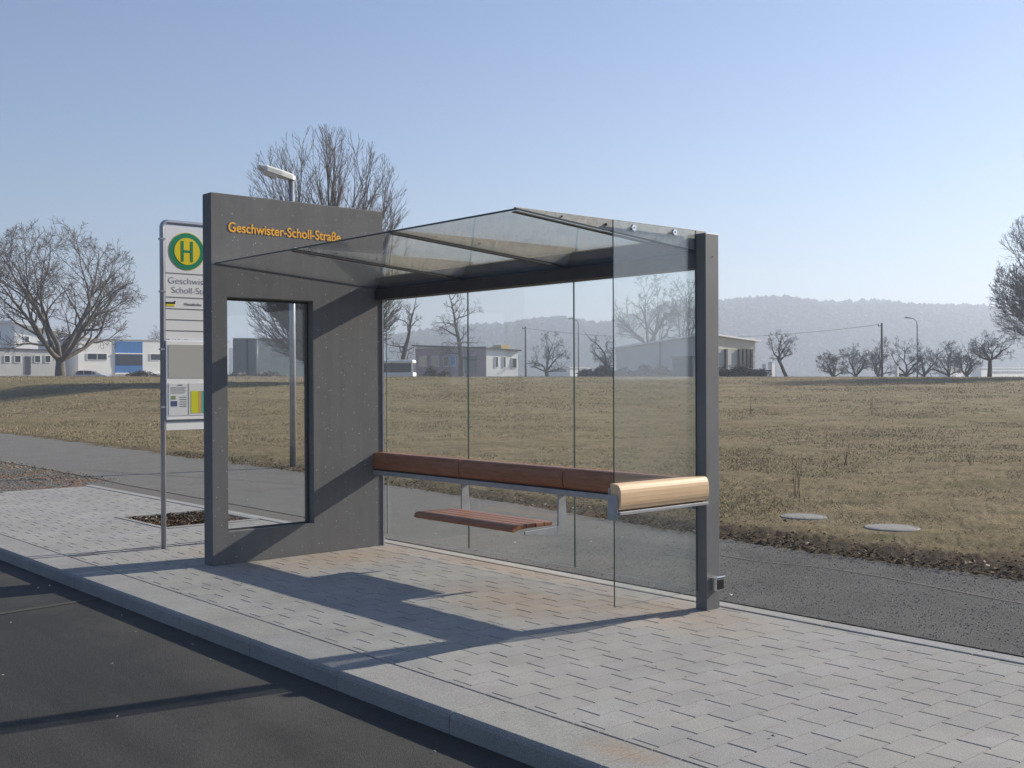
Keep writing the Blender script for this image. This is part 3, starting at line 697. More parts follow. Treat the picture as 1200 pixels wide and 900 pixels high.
# lower cases
mb = MB(); sv(mb, -.03, .03, V0-.005, V1+.005, 1.225, 1.985); case = mb.build('timetable_case', M['sign_frame'], sg, bevel=.005)
mb = MB(); sv(mb, .0302, .033, V0+.02, V1-.02, 1.625, 1.945); mb.build('grey_panel', M['sign_grey'], case)
mb = MB(); sv(mb, .0302, .033, V0+.02, V1-.02, 1.265, 1.575); pp = mb.build('timetable', M['paper'], case)
def pap(name, v0, v1, z0, z1, m): mb = MB(); sv(mb, .0332, .0345, v0, v1, z0, z1); mb.build(name, m, pp)
pap('notice_yellow', 1.330, 1.405, 1.285, 1.50, M['paper_lime']); pap('notice_orange', 1.300, 1.328, 1.285, 1.50, M['paper_orange']); pap('notice_teal', 1.246, 1.297, 1.285, 1.50, M['paper_teal'])
pap('zone_map_green', 1.560, 1.605, 1.42, 1.455, M['paper_green']); pap('zone_map_blue', 1.545, 1.608, 1.355, 1.405, M['paper_blue'])
mb = MB(); sv(mb, .0332, .0345, 1.427, 1.431, 1.27, 1.57); sv(mb, .0332, .0345, 1.49, 1.54, 1.552, 1.562)
for k in range(11): sv(mb, .0332, .0342, 1.45+.01*(k % 3), 1.61, 1.535-.011*k+.0, 1.538-.011*k) if k < 6 else sv(mb, .0332, .0342, 1.45, 1.52, 1.46-.022*(k-5), 1.463-.022*(k-5)+.004)
mb.build('timetable_print', M['sign_line'], pp)
mb = MB(); sv(mb, -.014, .014, V0, V1, 1.125, 1.205); mb.build('lower_board', M['sign_frame'], sg, bevel=.003)
mb = MB(); sv(mb, -.01, .01, V0, V1, 1.206, 1.2245); mb.build('cross_bar', M['galv'], sg)
for z in (1.35, 1.9, 2.45, 2.95):
    mb = MB(); mb.box(-.027, .027, -(VL-1.45)-.027, -(VL-1.45)+.023, z-.008, z+.008); mb.build('clamp', M['galv'], sg)

# ================================================================== STREET LAMP behind the wall
def tube_lamp(name, label, loc, H, head_dir, head_len, r=.06, tilt=.15, group=None):
    t = empty(name, label, 'street lamp', loc, 0, group)
    mb = MB(); mb.tube([(0, 0, -.1), (0, 0, H)], [r*1.0, r*.8], 14); mb.build('lamp_pole', M['galv'], t, smooth=True)
    d = Vector(head_dir).normalized(); sd_ = Vector((-d.y, d.x, 0)); up = Vector((0, 0, 1))
    mb = MB(); k = head_len
    secs = ((-.10, .05, .055, -.03), (.0, .09, .085, -.045), (.35, .135, .085, -.055), (.8, .15, .075, -.06), (1.0, .10, .04, -.02))
    vs = []
    for (f, hw, top, bot) in secs:
        c = d*f*k + up*(H + .02 + f*k*tilt)
        for a, b in ((-hw, bot), (hw, bot), (hw*.92, top*.5), (hw*.6, top), (-hw*.6, top), (-hw*.92, top*.5)): vs.append(c + sd_*a*k/.7 + up*b*k/.7)
    n = 6; fs = [tuple(range(5, -1, -1)), tuple(range((len(secs)-1)*n, len(secs)*n))]
    for i in range(len(secs)-1):
        for j in range(n): fs.append((i*n+j, i*n+(j+1) % n, (i+1)*n+(j+1) % n, (i+1)*n+j))
    mb.add(vs, fs); hd = mb.build('lamp_head', M['lamp_head'], t, bevel=.006)
    mb = MB(); vs = []
    for f, hw, z_ in ((.42, .10, -.07), (.5, .12, -.12), (.8, .12, -.115), (.9, .08, -.07)):
        c = d*f*k + up*(H + .02 + f*k*tilt); vs += [c+sd_*-hw*k/.7+up*(-.05)*k/.7, c+sd_*-hw*.6*k/.7+up*z_*k/.7, c+sd_*hw*.6*k/.7+up*z_*k/.7, c+sd_*hw*k/.7+up*(-.05)*k/.7]
    fs = [(3, 2, 1, 0), (12, 13, 14, 15)]
    for i in range(3):
        for j in range(4): fs.append((i*4+j, i*4+(j+1) % 4, (i+1)*4+(j+1) % 4, (i+1)*4+j))
    mb.add(vs, fs); mb.build('lamp_lens', M['paper'], hd)
    return t
p = at(343.5, 548, 20.2); tube_lamp('street_lamp', 'grey street lamp with wide flat head right behind the shelter wall', (p.x, p.y, gh(p.x, p.y)), 5.27, (-.75, -.45, 0), .62, .062, .24)

# ================================================================== TREES
def gen_tree(seed, H, trunk_h, r0, env, leaders, spread, lv, ratio=.62, trop=.10, wig=.16, lean=(0, 0), lf=.85, slim=.035, sub=(6, 6, 5, 4), start=.25, ang=(.5, .9), twig_r=.011, single=False):
    """env=(cx,cz,rx,rz,rz below) crown ellipsoid relative to the foot. returns lists of polylines (pts, radii, level)"""
    rs = random.Random(seed); out = []
    cx, cz, rx, rz, rzl = env
    def ev(p): return ((p.x-cx)/rx)**2 + (p.y/rx)**2 + ((p.z-cz)/(rz if p.z > cz else rzl))**2
    def branch(p, d, Ln, r, level):
        if level >= 0:
            lim = rs.uniform(.93, 1.0) if level < 2 else rs.uniform(.86, 1.0)
            if ev(p) < 1:
                for q_ in range(1, 13):
                    if ev(p + d*(Ln*q_/12)) > 1: Ln = Ln*max(q_-.5, .5)/12*lim; break
            elif level > 0: Ln = Ln*.12
            if Ln < H*.012: return
            r = min(r, twig_r + Ln*(slim if level < 2 else .016))
        n = (7, 6, 5, 4, 3, 2)[min(level, 5)]; pts = [p.copy()]; rad = [r]; q = p.copy(); d = d.copy()
        for i in range(n):
            w = wig*(1 if level < 3 else 1.3)
            d = (d + Vector((rs.gauss(0, w), rs.gauss(0, w), rs.gauss(0, w*.7))) + Vector((0, 0, trop*(1 if level < 4 else .5)))).normalized()
            q = q + d*(Ln/n)
            pts.append(q.copy()); rad.append(max(r*(1-(i+1)/n)+twig_r*.6*(i+1)/n if level < 2 else r*(1-.62*(i+1)/n), twig_r*.55))
        out.append((pts, rad, level))
        if level >= lv: return
        nc = sub[min(level, len(sub)-1)]; m = len(pts)-1
        if m < 1: return
        az0 = rs.random()*6.28
        for k in range(nc):
            t = start + (1-start)*(k+rs.random()*.8)/nc; t = min(t, .999)
            fi = t*m; i = int(fi); f = fi-i; b = pts[i].lerp(pts[i+1], f); br = rad[i]*(1-f)+rad[i+1]*f
            dd = (pts[i+1]-pts[i]).normalized(); o1 = dd.orthogonal().normalized(); o2 = dd.cross(o1); az = az0 + k*2.4 + rs.uniform(-.4, .4)
            a = rs.uniform(*ang); nd = (dd*math.cos(a) + (o1*math.cos(az)+o2*math.sin(az))*math.sin(a)).normalized()
            branch(b, nd, Ln*ratio*rs.uniform(.65, 1.15)*(1.1-.45*t), max(min(br*.68, r*.6), twig_r), level+1)
    # trunk
    tp = [Vector((0, 0, -.6))]; tr = [r0*1.2]; n = 5
    for i in range(1, n+1):
        f = i/n; tp.append(Vector((lean[0]*f*trunk_h + rs.gauss(0, .03*trunk_h*.3), lean[1]*f*trunk_h, trunk_h*f))); tr.append(r0*(1.12-.3*f))
    if single:
        q = tp[-1].copy(); rem = H - trunk_h; d = Vector((lean[0], lean[1], 1)).normalized(); ns = 8
        for i in range(ns):
            d = (d + Vector((rs.gauss(0, wig*.5), rs.gauss(0, wig*.5), .2))).normalized(); q = q + d*rem/ns; tp.append(q.copy()); tr.append(r0*.82*(1-(i+1)/ns)+.02)
    out.append((tp, tr, -1))
    if single:
        for k in range(leaders):
            t = (k+.5)/leaders; i = 5+int(t*8*.98); b = tp[min(i, len(tp)-1)].lerp(tp[min(i+1, len(tp)-1)], rs.random()); az = k*2.4+rs.uniform(-.3, .3)
            a = spread*(1.15-.5*t); nd = Vector((math.cos(az)*math.sin(a), math.sin(az)*math.sin(a), math.cos(a)))
            branch(b, nd, rx*(1.15-.45*t), r0*.42*(1-.6*t), 1)
    else:
        for k in range(leaders):
            az = k*2.39996 + rs.uniform(-.3, .3); a = spread*math.sqrt((k+.4)/leaders)*rs.uniform(.88, 1.12)
            nd = Vector((math.cos(az)*math.sin(a), math.sin(az)*math.sin(a), math.cos(a)))
            b = tp[-1].lerp(tp[-2], rs.random()*.8); branch(b, nd, (H-trunk_h)*rs.uniform(.9, 1.1)*lf, r0*.62*rs.uniform(.75, 1.05), 0)
    return out
def tubes_np(polys, sides):
    Vs = []; Fs = []; k = 0
    for pts, rad, lvl in polys:
        n = sides(lvl); m = len(pts); a = None
        ring = []
        for i, p in enumerate(pts):
            d = (pts[min(i+1, m-1)] - pts[max(i-1, 0)]).normalized()
            a = d.orthogonal().normalized() if a is None else (a - d*a.dot(d)).normalized()
            b = d.cross(a)
            for j in range(n):
                c_, s_ = math.cos(2*math.pi*j/n)*rad[i], math.sin(2*math.pi*j/n)*rad[i]
                Vs.append((p.x+a.x*c_+b.x*s_, p.y+a.y*c_+b.y*s_, p.z+a.z*c_+b.z*s_))
        for i in range(m-1):
            for j in range(n): Fs.append((k+i*n+j, k+i*n+(j+1) % n, k+(i+1)*n+(j+1) % n, k+(i+1)*n+j))
        k += m*n
    return np.array(Vs), np.array(Fs)
def tree(name, label, loc, cat='tree', group=None, crown_mat='twig', trunk_mat='bark', **kw):
    if kw['lv'] == 3:
        kw['lv'] = 4; kw['sub'] = (6, 5, 4, 4); kw['twig_r'] *= .55
    t = empty(name, label, cat, loc, 0, group); polys = gen_tree(**kw)
    tr = [p for p in polys if p[2] <= 0]; cr = [p for p in polys if p[2] > 0]
    V, F = tubes_np(tr, lambda l: 10 if l < 0 else 7); fast_mesh('trunk', V, F, M[trunk_mat], t, True)
    V, F = tubes_np(cr, lambda l: 5 if l <= 1 else 3); o = fast_mesh('crown', V, F, M[crown_mat], t)
    print('TREE', label[:40], len(F))
    return t
def ground_at(px, D):
    p = at(px, 440, D); return Vector((p.x, p.y, gh(p.x, p.y)))
def mpp(D): return D/FPX     # metres per pixel (1200 px wide photo)

def T(name, label, px, D, top, half_w, trunk_px, seed, **kw):
    """px foot, D distance, top pixel row, half crown width in pixels, trunk height in px"""
    g = ground_at(px, D); m = mpp(D); ztop = at(px, top, D).z - g.z; H = ztop
    cxp = kw.pop('cpx', px); low = kw.pop('low', None)
    zlow = (at(px, low, D).z - g.z) if low else trunk_px*m*.8
    zlow = min(zlow, trunk_px*m - .12*H)
    mid = kw.pop('mid', None); cz = (at(px, mid, D).z - g.z) if mid else (H+zlow)/2
    rz = (H-cz)*1.02; rzl = (cz-zlow)*1.02; rx = half_w*m
    return tree(name, label, g, seed=seed, H=H, trunk_h=trunk_px*m, env=((cxp-px)*m, cz, rx, rz, rzl), **kw)

T('bare_tree', 'large bare spreading tree with forked trunk in front of the white buildings at left', 71, 100, 256, 100, 24, 19, mid=352, low=398, r0=.46, leaders=9, spread=1.12, lf=1.0, slim=.03, lv=4, trop=.035, wig=.17, ratio=.60, sub=(8, 6, 5, 4), ang=(.4, .85), twig_r=.018, crown_mat='twig')
T('bare_tree', 'tall dense fan shaped bare tree rising behind the concrete shelter wall', 380, 70, 149, 106, 18, 23, mid=262, low=425, r0=.5, leaders=60, spread=1.2, lf=1.3, slim=.014, lv=4, trop=.03, wig=.05, ratio=.5, sub=(11, 6, 4, 2), ang=(.18, .5), twig_r=.0125, start=.12, crown_mat='twig')
T('bare_tree', 'bare tree seen through the left glass pane above the bus, beside the concrete wall', 472, 125, 345, 27, 22, 31, low=425, r0=.34, leaders=14, spread=1.1, lv=3, trop=.03, wig=.25, ratio=.6, sub=(6, 5, 4), ang=(.5, 1.0), twig_r=.024, single=True, crown_mat='bark_dark', trunk_mat='bark_dark')
T('bare_tree', 'bare tree with low sweeping side boughs growing in front of the pink building', 541, 130, 342, 38, 28, 37, low=430, r0=.36, leaders=15, spread=1.45, lv=3, trop=.02, wig=.25, ratio=.56, sub=(6, 5, 4), ang=(.5, 1.1), twig_r=.024, single=True, crown_mat='bark_dark', trunk_mat='bark_dark')
T('bare_tree', 'small bare rounded tree right of the white walled end of the pink building', 643, 120, 384, 27, 16, 41, low=425, r0=.24, leaders=6, spread=1.2, lv=3, trop=.05, wig=.28, ratio=.6, sub=(6, 5, 4), ang=(.5, 1.0), twig_r=.021, lean=(-.2, 0), crown_mat='bark_dark', trunk_mat='bark_dark')
T('bare_tree', 'low drooping bare tree just left of the end glass edge', 711, 118, 358, 22, 22, 43, low=425, r0=.25, leaders=7, spread=1.3, lv=3, trop=.0, wig=.28, ratio=.6, sub=(6, 5, 4), ang=(.5, 1.1), twig_r=.021, crown_mat='bark_dark', trunk_mat='bark_dark')
T('bare_tree', 'big broad bare tree behind the grey hall, seen through the end glass', 762, 160, 316, 45, 40, 47, low=430, r0=.5, leaders=7, spread=.85, lv=4, trop=.06, wig=.2, ratio=.58, sub=(6, 5, 4, 3), ang=(.45, .95), twig_r=.028, crown_mat='twig')
T('bare_tree', 'slimmer bare tree behind the grey hall, close beside the shelter post', 802, 165, 318, 26, 45, 53, low=430, r0=.38, leaders=5, spread=.6, lv=4, trop=.06, wig=.2, ratio=.58, sub=(6, 5, 4, 2), ang=(.45, .95), twig_r=.03, crown_mat='twig')
T('bare_tree', 'small leaning bare tree with open crown right of the columned building', 923, 105, 379, 20, 26, 62, cpx=917, low=428, r0=.17, leaders=6, spread=1.2, lv=3, trop=.03, wig=.28, ratio=.6, sub=(6, 5, 4), ang=(.5, 1.0), twig_r=.018, lean=(-.42, 0), crown_mat='bark_dark', trunk_mat='bark_dark')
orch = ((976, 408, 22, 'low scrubby bare tree at the left end of the orchard row'), (1003, 398, 24, 'bushy bare orchard tree left of the wooden pole'), (1029, 392, 22, 'bare orchard tree directly behind the wooden pole'),
        (1062, 386, 24, 'tall bare orchard tree left of the far street lamp'), (1083, 388, 22, 'bare orchard tree right of the far street lamp'), (1112, 398, 22, 'bushy bare tree between the street lamp and the single trunked tree'), (1133, 390, 22, 'dense bare tree touching the single trunked tree from the left'))
for i, (px, top, hw, lab) in enumerate(orch):
    T('orchard_tree', lab, px, 112+6*(i % 3), top, hw, 9, 70+i, group='bare orchard trees along the far field edge', low=436, r0=.19, leaders=7, spread=1.15, lv=3, trop=.04, wig=.27, ratio=.6, sub=(7, 5, 4), ang=(.5, 1.0), twig_r=.022, crown_mat='bark_dark', trunk_mat='bark_dark')
T('bare_tree', 'bare tree with one clear short trunk and flat crown near the right edge', 1160, 98, 385, 36, 22, 83, low=425, r0=.19, leaders=8, spread=1.25, lv=3, trop=.02, wig=.25, ratio=.6, sub=(7, 6, 4), ang=(.5, 1.0), twig_r=.017, crown_mat='bark_dark', trunk_mat='bark_dark')
T('bare_tree', 'very large bare tree at the right edge, only its left branches in view', 1256, 80, 228, 96, 30, 89, mid=345, low=450, r0=.6, leaders=18, spread=1.35, lf=1.1, slim=.018, lv=4, trop=.06, wig=.10, ratio=.6, sub=(8, 7, 5, 4), ang=(.3, .7), twig_r=.0145, start=.15, crown_mat='twig_light')
T('bare_tree', 'small bare tree half hidden behind the bus stop sign', 196, 170, 362, 24, 24, 97, low=430, r0=.3, leaders=6, spread=.9, lv=3, trop=.05, wig=.2, ratio=.6, sub=(6, 5, 4), twig_r=.03, crown_mat='twig')
# brush heaps / hedges at the field edge
def brush(label, x0, x1, top, D, seed, m='bark_dark'):
    a, b = ground_at(x0, D), ground_at(x1, D); rs_ = np.random.RandomState(seed); c = (a+b)/2; n = int(2600*max(.4, (b-a).length/8))
    Ht = at(x0, top, D).z - c.z; Lh = (b-a).length/2
    t = rs_.rand(n)*2-1; P = np.stack([t*Lh, (rs_.rand(n)-.5)*2.4, rs_.rand(n)*Ht*(1-.55*np.abs(t)**3)*(.75+.25*np.sin(t*7+seed))], -1)
    d = rs_.randn(n, 3); d[:, 2] = np.abs(d[:, 2])*.6; d *= .5; wv = rs_.randn(n, 3)*.06
    V = np.stack([P-d*.5-wv, P-d*.5+wv, P+d*.5], 1).reshape(-1, 3)
    o = fast_mesh('brush_heap', V, np.arange(3*n).reshape(-1, 3), M[m]); o.location = c; props(o, label, 'brushwood', 'dark brushwood along the field edge')
brush('dark brush heap in front of the columned building right of the post', 836, 897, 427, 98, 1)
brush('dark brush heap seen through the glass left of the end pane edge', 680, 738, 428, 100, 2)
brush('low dark brush in front of the pink building', 488, 530, 430, 118, 3)
brush('low dark brush in front of the grey hall behind the end glass', 740, 786, 427, 100, 4)
brush('long low brown hedge in front of the white and blue building at left', 130, 262, 434, 112, 5, 'twig')
brush('dry bank of weeds below the dark cladded building in the wall opening', 262, 345, 436, 105, 6, 'twig_light')

# ================================================================== BUILDINGS
def isect(Cn, d, px):
    """distance s along d from Cn so that Cn+s d falls on pixel column px"""
    k = ray(px, 440); k = k[0]/k[1]; return (k*Cn[1]-Cn[0])/(d[0]-k*d[1])
def building(name, label, cpx, D, lpx, rpx, tops, wall_m, parts, base=None, roof=None, left_m=None, cat='building', depth=None):
    """corner at column cpx, +v face to the left until lpx, +u face to the right until rpx; tops=(z at left, corner, right) as pixel rows"""
    p = at(cpx, 440, D); Cn = np.array([p.x, p.y]); sl = isect(Cn, -AV, lpx) if lpx is not None else 8; sr = isect(Cn, -BV, rpx)
    t = empty(name, label, cat, (p.x, p.y, 0), HEAD)
    def ztop(off, row): q = Cn+off; return 1.6 + (ray(cpx, row)[2]/ray(cpx, row)[1])*q[1]
    zl, zc, zr_ = ztop(-AV*sl, tops[0]), ztop(0*AV, tops[1]), ztop(-BV*sr, tops[2]); zb = .3
    # local frame x=+A, y=-B ; building occupies x in [-sl,0], y in [0,sr]
    zk = zl+zr_-zc
    mb = MB(); mb.add([(0, 0, zb), (-sl, 0, zb), (-sl, sr, zb), (0, sr, zb), (0, 0, zc), (-sl, 0, zl), (-sl, sr, zk), (0, sr, zr_)],
                      [(0, 1, 5, 4), (3, 0, 4, 7), (1, 2, 6, 5), (2, 3, 7, 6), (4, 5, 6, 7)])
    mb.build('wall', wall_m, t)
    if roof:
        th, ov, rm = roof; mb = MB(); c4 = [(ov, -ov, zc), (-sl-ov, -ov, zl), (-sl-ov, sr+ov, zk), (ov, sr+ov, zr_)]
        mb.add([(x, y, z+.01) for x, y, z in c4]+[(x, y, z+th) for x, y, z in c4], [(3, 2, 1, 0), (4, 5, 6, 7), (0, 1, 5, 4), (1, 2, 6, 5), (2, 3, 7, 6), (3, 0, 4, 7)]); mb.build('roof', rm, t)
    def lo(face, px, row):
        """point on a face under a pixel -> (coordinate along the face, z)"""
        d = -AV if face == 'v' else -BV; s_ = isect(Cn, d, px); q = Cn+d*s_; rr = ray(px, row); return s_, 1.6+rr[2]/rr[1]*q[1]
    for (nm, face, x0, x1, y0, y1, m_, th) in parts:
        s0, z1_ = lo(face, x0, y0); s1, _ = lo(face, x1, y0); _, z0_ = lo(face, (x0+x1)/2, y1)
        s0, s1 = min(s0, s1), max(s0, s1); mb = MB()
        if face == 'v': mb.box(-s1, -s0, -th, -.003, z0_, z1_)
        else: mb.box(.003, th, s0, s1, z0_, z1_)
        o = mb.build(nm, m_, t)
        if nm == 'window' and (z1_-z0_) > .5:
            f = MB(); e = .07; a = -th-.02
            def fb(p0, p1, q0, q1):
                if face == 'v': f.box(-p1, -p0, a, -.001, q0, q1)
                else: f.box(.001, -a, p0, p1, q0, q1)
            fb(s0-e, s1+e, z1_, z1_+e); fb(s0-e, s1+e, z0_-e, z0_); fb(s0-e, s0, z0_, z1_); fb(s1, s1+e, z0_, z1_)
            k = max(1, round((s1-s0)/1.1))
            for i in range(1, k): c_ = s0+(s1-s0)*i/k; fb(c_-.03, c_+.03, z0_, z1_)
            f.build('window_frame', M['render_white'], o)
    return t
WN, RW = M['win'], M['render_white']
building('office_building', 'long white flat roofed building with a blue section behind the left tree', 92, 150, 45, 268, (400.5, 397.5, 401.5), M['render_white'],
         [('window', 'u', 102.5, 125, 414.5, 421.5, WN, .05), ('blue_section', 'u', 135, 167, 400, 437, M['blue'], .10), ('sill_band', 'u', 134.5, 167.5, 413.5, 415, M['render_bright'], .2),
          ('glazing', 'u', 136, 166.5, 415.8, 427.5, M['win'], .16), ('plinth_band', 'u', 134.5, 190, 436.8, 438.5, M['render_bright'], .2),
          ('window', 'u', 176.5, 187.5, 415, 421.8, WN, .05), ('window', 'u', 214, 232, 415, 421.8, WN, .05)], roof=(.12, .12, M['render_grey']))
building('low_wing', 'low grey flat roofed wing with five small windows and a door left of the forked tree', 66, 158, 60, 88, (412, 412, 412.5), M['render_grey'], [], roof=(.1, .1, M['roofing'])) if False else None
def wing():
    # low wing: its +u face runs from column -60 to column 66
    p = at(-60, 440, 136); Cn = np.array([p.x, p.y])
    return building('low_wing', 'low grey flat roofed wing with small square windows and a door at the far left', -60, 136, -90, 70, (408, 406, 412), M['render_grey'],
         [('window', 'u', 5.5, 11.5, 417, 424.5, WN, .05), ('window', 'u', 17.5, 24, 417, 424.5, WN, .05), ('door', 'u', 29.5, 36, 417.5, 439, M['slate'], .06), ('window', 'u', 41, 47, 417, 424.5, WN, .05), ('window', 'u', 53, 59, 417, 424.5, WN, .05)], roof=(.12, .15, M['roofing']))
wing()
building('white_hall', 'bright white hall with sloping roof behind the low grey wing at left', 17.5, 185, -60, 110, (380, 378, 399), M['render_bright'],
         [('window', 'u', 29.5, 34, 394.5, 401, WN, .05), ('window', 'v', -3, 1.5, 389, 398, WN, .05), ('window', 'v', -22, -14, 389, 398, WN, .05)], roof=(.35, .5, M['wpaint']))
building('cladded_hall', 'dark blue grey cladded hall seen through the opening in the concrete wall', 300, 128, 273.5, 362, (396.5, 397, 397.5), M['teal'],
         [('cladding', 'v', 273.6, 299.9, 398, 444, M['slate'], .06)], roof=(.08, .1, M['render_grey']))
building('pink_building', 'low pink and white building with dark flat roof seen through the back glass', 570, 150, 487, 607, (405.5, 409, 412), M['render_white'],
         [('pink_facade', 'v', 487.2, 569.6, 409, 444, M['pink'], .05), ('window', 'v', 492.5, 500, 418, 429, WN, .09), ('window', 'v', 506.5, 514.5, 418, 429, WN, .09), ('window', 'v', 520.5, 526.5, 418, 429, WN, .09), ('window', 'v', 528.5, 534, 417.5, 428.5, M['blue'], .09),
          ('door', 'v', 544, 558.5, 417.5, 437, WN, .09), ('window', 'u', 580.3, 583.3, 418.5, 430, WN, .06), ('window', 'u', 589.5, 592.2, 418.5, 430, WN, .06), ('window', 'u', 600, 605, 420, 431, WN, .06)], roof=(.22, .35, M['roofing']))
t = at(588, 412, 156); mb = MB(); mb.box(-1.0, .8, -.8, .8, -.3, .9); mb.box(-1.6, -1.0, -.8, .8, .1, .7); o = mb.build('chimney', M['yellow'], bpy.data.objects['pink_building'])
o.matrix_parent_inverse = Matrix(); pb = bpy.data.objects['pink_building']; bpy.context.view_layer.update(); o.location = pb.matrix_world.inverted() @ Vector((t.x, t.y, t.z))
building('columned_hall', 'grey walled hall with cream fascia and dark columns behind the shelter post', 829, 100, 722, 885, (409, 392, 401), M['render_grey'],
         [('fascia', 'u', 830, 884.5, 394.5, 410, M['cream'], .06), ('glazing', 'u', 830, 884.5, 410, 428, M['sign_grey'], .05), ('column', 'u', 848.5, 850.5, 409, 432, M['dark_steel'], .25), ('column', 'u', 864.2, 866.2, 409, 432, M['dark_steel'], .25), ('column', 'u', 869, 871, 409, 432, M['dark_steel'], .25), ('column', 'u', 873.5, 875.5, 409, 432, M['dark_steel'], .25), ('column', 'u', 878, 880, 409, 432, M['dark_steel'], .25)], roof=(.16, .4, M['wpaint']))
building('flat_shed', 'small dark flat shed in front of the grey hall, seen through the end glass', 812, 96, 788, 822, (419, 418, 418.5), M['slate'], [('door', 'v', 797, 803, 422, 440, M['roofing'], .04)], roof=(.08, .1, M['roofing']))
building('greenhouse', 'long pale low roof on the far side of the field between two poles', 668, 260, 640, 690, (431.5, 431, 432), M['wpaint'], [('window', 'v', 645, 664, 433, 436, WN, .05)], roof=(.2, .2, M['wpaint']))
building('far_shed', 'pale low shed in the haze right of the single trunked tree', 1112, 190, 1100, 1128, (436, 431, 434), M['render_bright'], [('door', 'u', 1116, 1120, 435, 444, M['render_grey'], .05)], roof=(.15, .2, M['wpaint']))
building('far_factory', 'long pale factory roof in the haze at the right edge', 1150, 330, 1138, 1290, (434, 431.5, 432.5), M['render_white'], [('window', 'u', 1160, 1240, 435, 437, WN, .1)], roof=(.2, .3, M['render_bright']))
# small white cabinets
for px, w_, top, lab in ((895.5, 3.0, 427.5, 'small white cabinet at the field edge, left of its taller neighbour by the leaning tree'), (904, 5.5, 425, 'taller white cabinet beside the foot of the small leaning tree'), (1051, 3.0, 429.5, 'white cabinet standing among the orchard trees')):
    g = ground_at(px, 101); zt = at(px, top, 101).z-g.z; k = w_*mpp(101)/2; t_ = empty('white_cabinet', lab, 'cabinet', g, HEAD, 'white cabinets at the field edge')
    mb = MB(); mb.box(-k, k, -k, k, -.2, zt); mb.build('cabinet_body', M['wpaint'], t_, bevel=.02); mb = MB(); mb.box(-k-.03, k+.03, -k-.03, k+.03, zt+.003, zt+.05); mb.build('cabinet_lid', M['render_white'], t_, bevel=.01)

# ================================================================== POLES AND WIRES
def pole(px, D, top, lab, r=.10, m='pole_wood', arm=False, name='utility_pole'):
    g = ground_at(px, D); z = at(px, top, D).z-g.z; t_ = empty(name, lab, 'pole', g)
    mb = MB(); mb.tube([(0, 0, -.3), (0, 0, z)], [r, r*.7], 8); mb.build('pole_shaft', M[m], t_, smooth=True)
    if arm:
        mb = MB(); mb.tube([(-.3, 0, z-.3), (.08, 0, z-.15)], .03, 6); mb.tube([(-.3, 0, z-.3), (-.3, 0, z-.1)], .04, 6); mb.build('insulator', M['dark_steel'], t_)
    return Vector((g.x, g.y, g.z+z))
pA = pole(1033.5, 98, 378.5, 'dark wooden power pole standing before the orchard trees', .12, arm=True)
pB = pole(616, 118, 382.5, 'dark wooden power pole left of the small rounded tree, seen through the glass', .11, arm=True)
pole(302, 92, 397, 'thin grey post in front of the dark cladded hall', .035, 'galv', name='thin_post')
mb = MB(); a, b = pA-Vector((.3, 0, .15)), pB-Vector((.3, 0, .15))
mb.tube([a.lerp(b, k/24) - Vector((0, 0, 1.15*4*(k/24)*(1-k/24))) for k in range(25)], .018, 4); o = mb.build('power_line', M['black']); props(o, 'thin black wire sagging between the two wooden power poles', 'power line')
def bent_lamp(px, D, top, side, lab):
    g = ground_at(px, D); z = at(px, top, D).z-g.z; t_ = empty('street_lamp', lab, 'street lamp', g, 0, 'far street lamps beyond the field')
    mb = MB(); mb.tube([(0, 0, -.2), (0, 0, z-.7), (side*.10, 0, z-.25), (side*.45, 0, z-.03), (side*.7, 0, z)], [.085, .06, .05, .045, .04], 8); mb.build('lamp_pole', M['post'], t_, smooth=True)
    mb = MB(); mb.prism([(side*.6, z-.03), (side*1.35, z+.02), (side*1.3, z+.16), (side*.7, z+.09)], -.15, .15, axis='v'); mb.build('lamp_head', M['grey_metal'], t_, bevel=.02)
bent_lamp(1075, 120, 373, -1, 'far street lamp with its head bent left above the orchard trees')
bent_lamp(773.5, 104, 381, 1, 'street lamp with head bent right, in front of the grey hall behind the end glass')
bent_lamp(678, 140, 374, -1, 'far street lamp seen through the middle of the back glass')

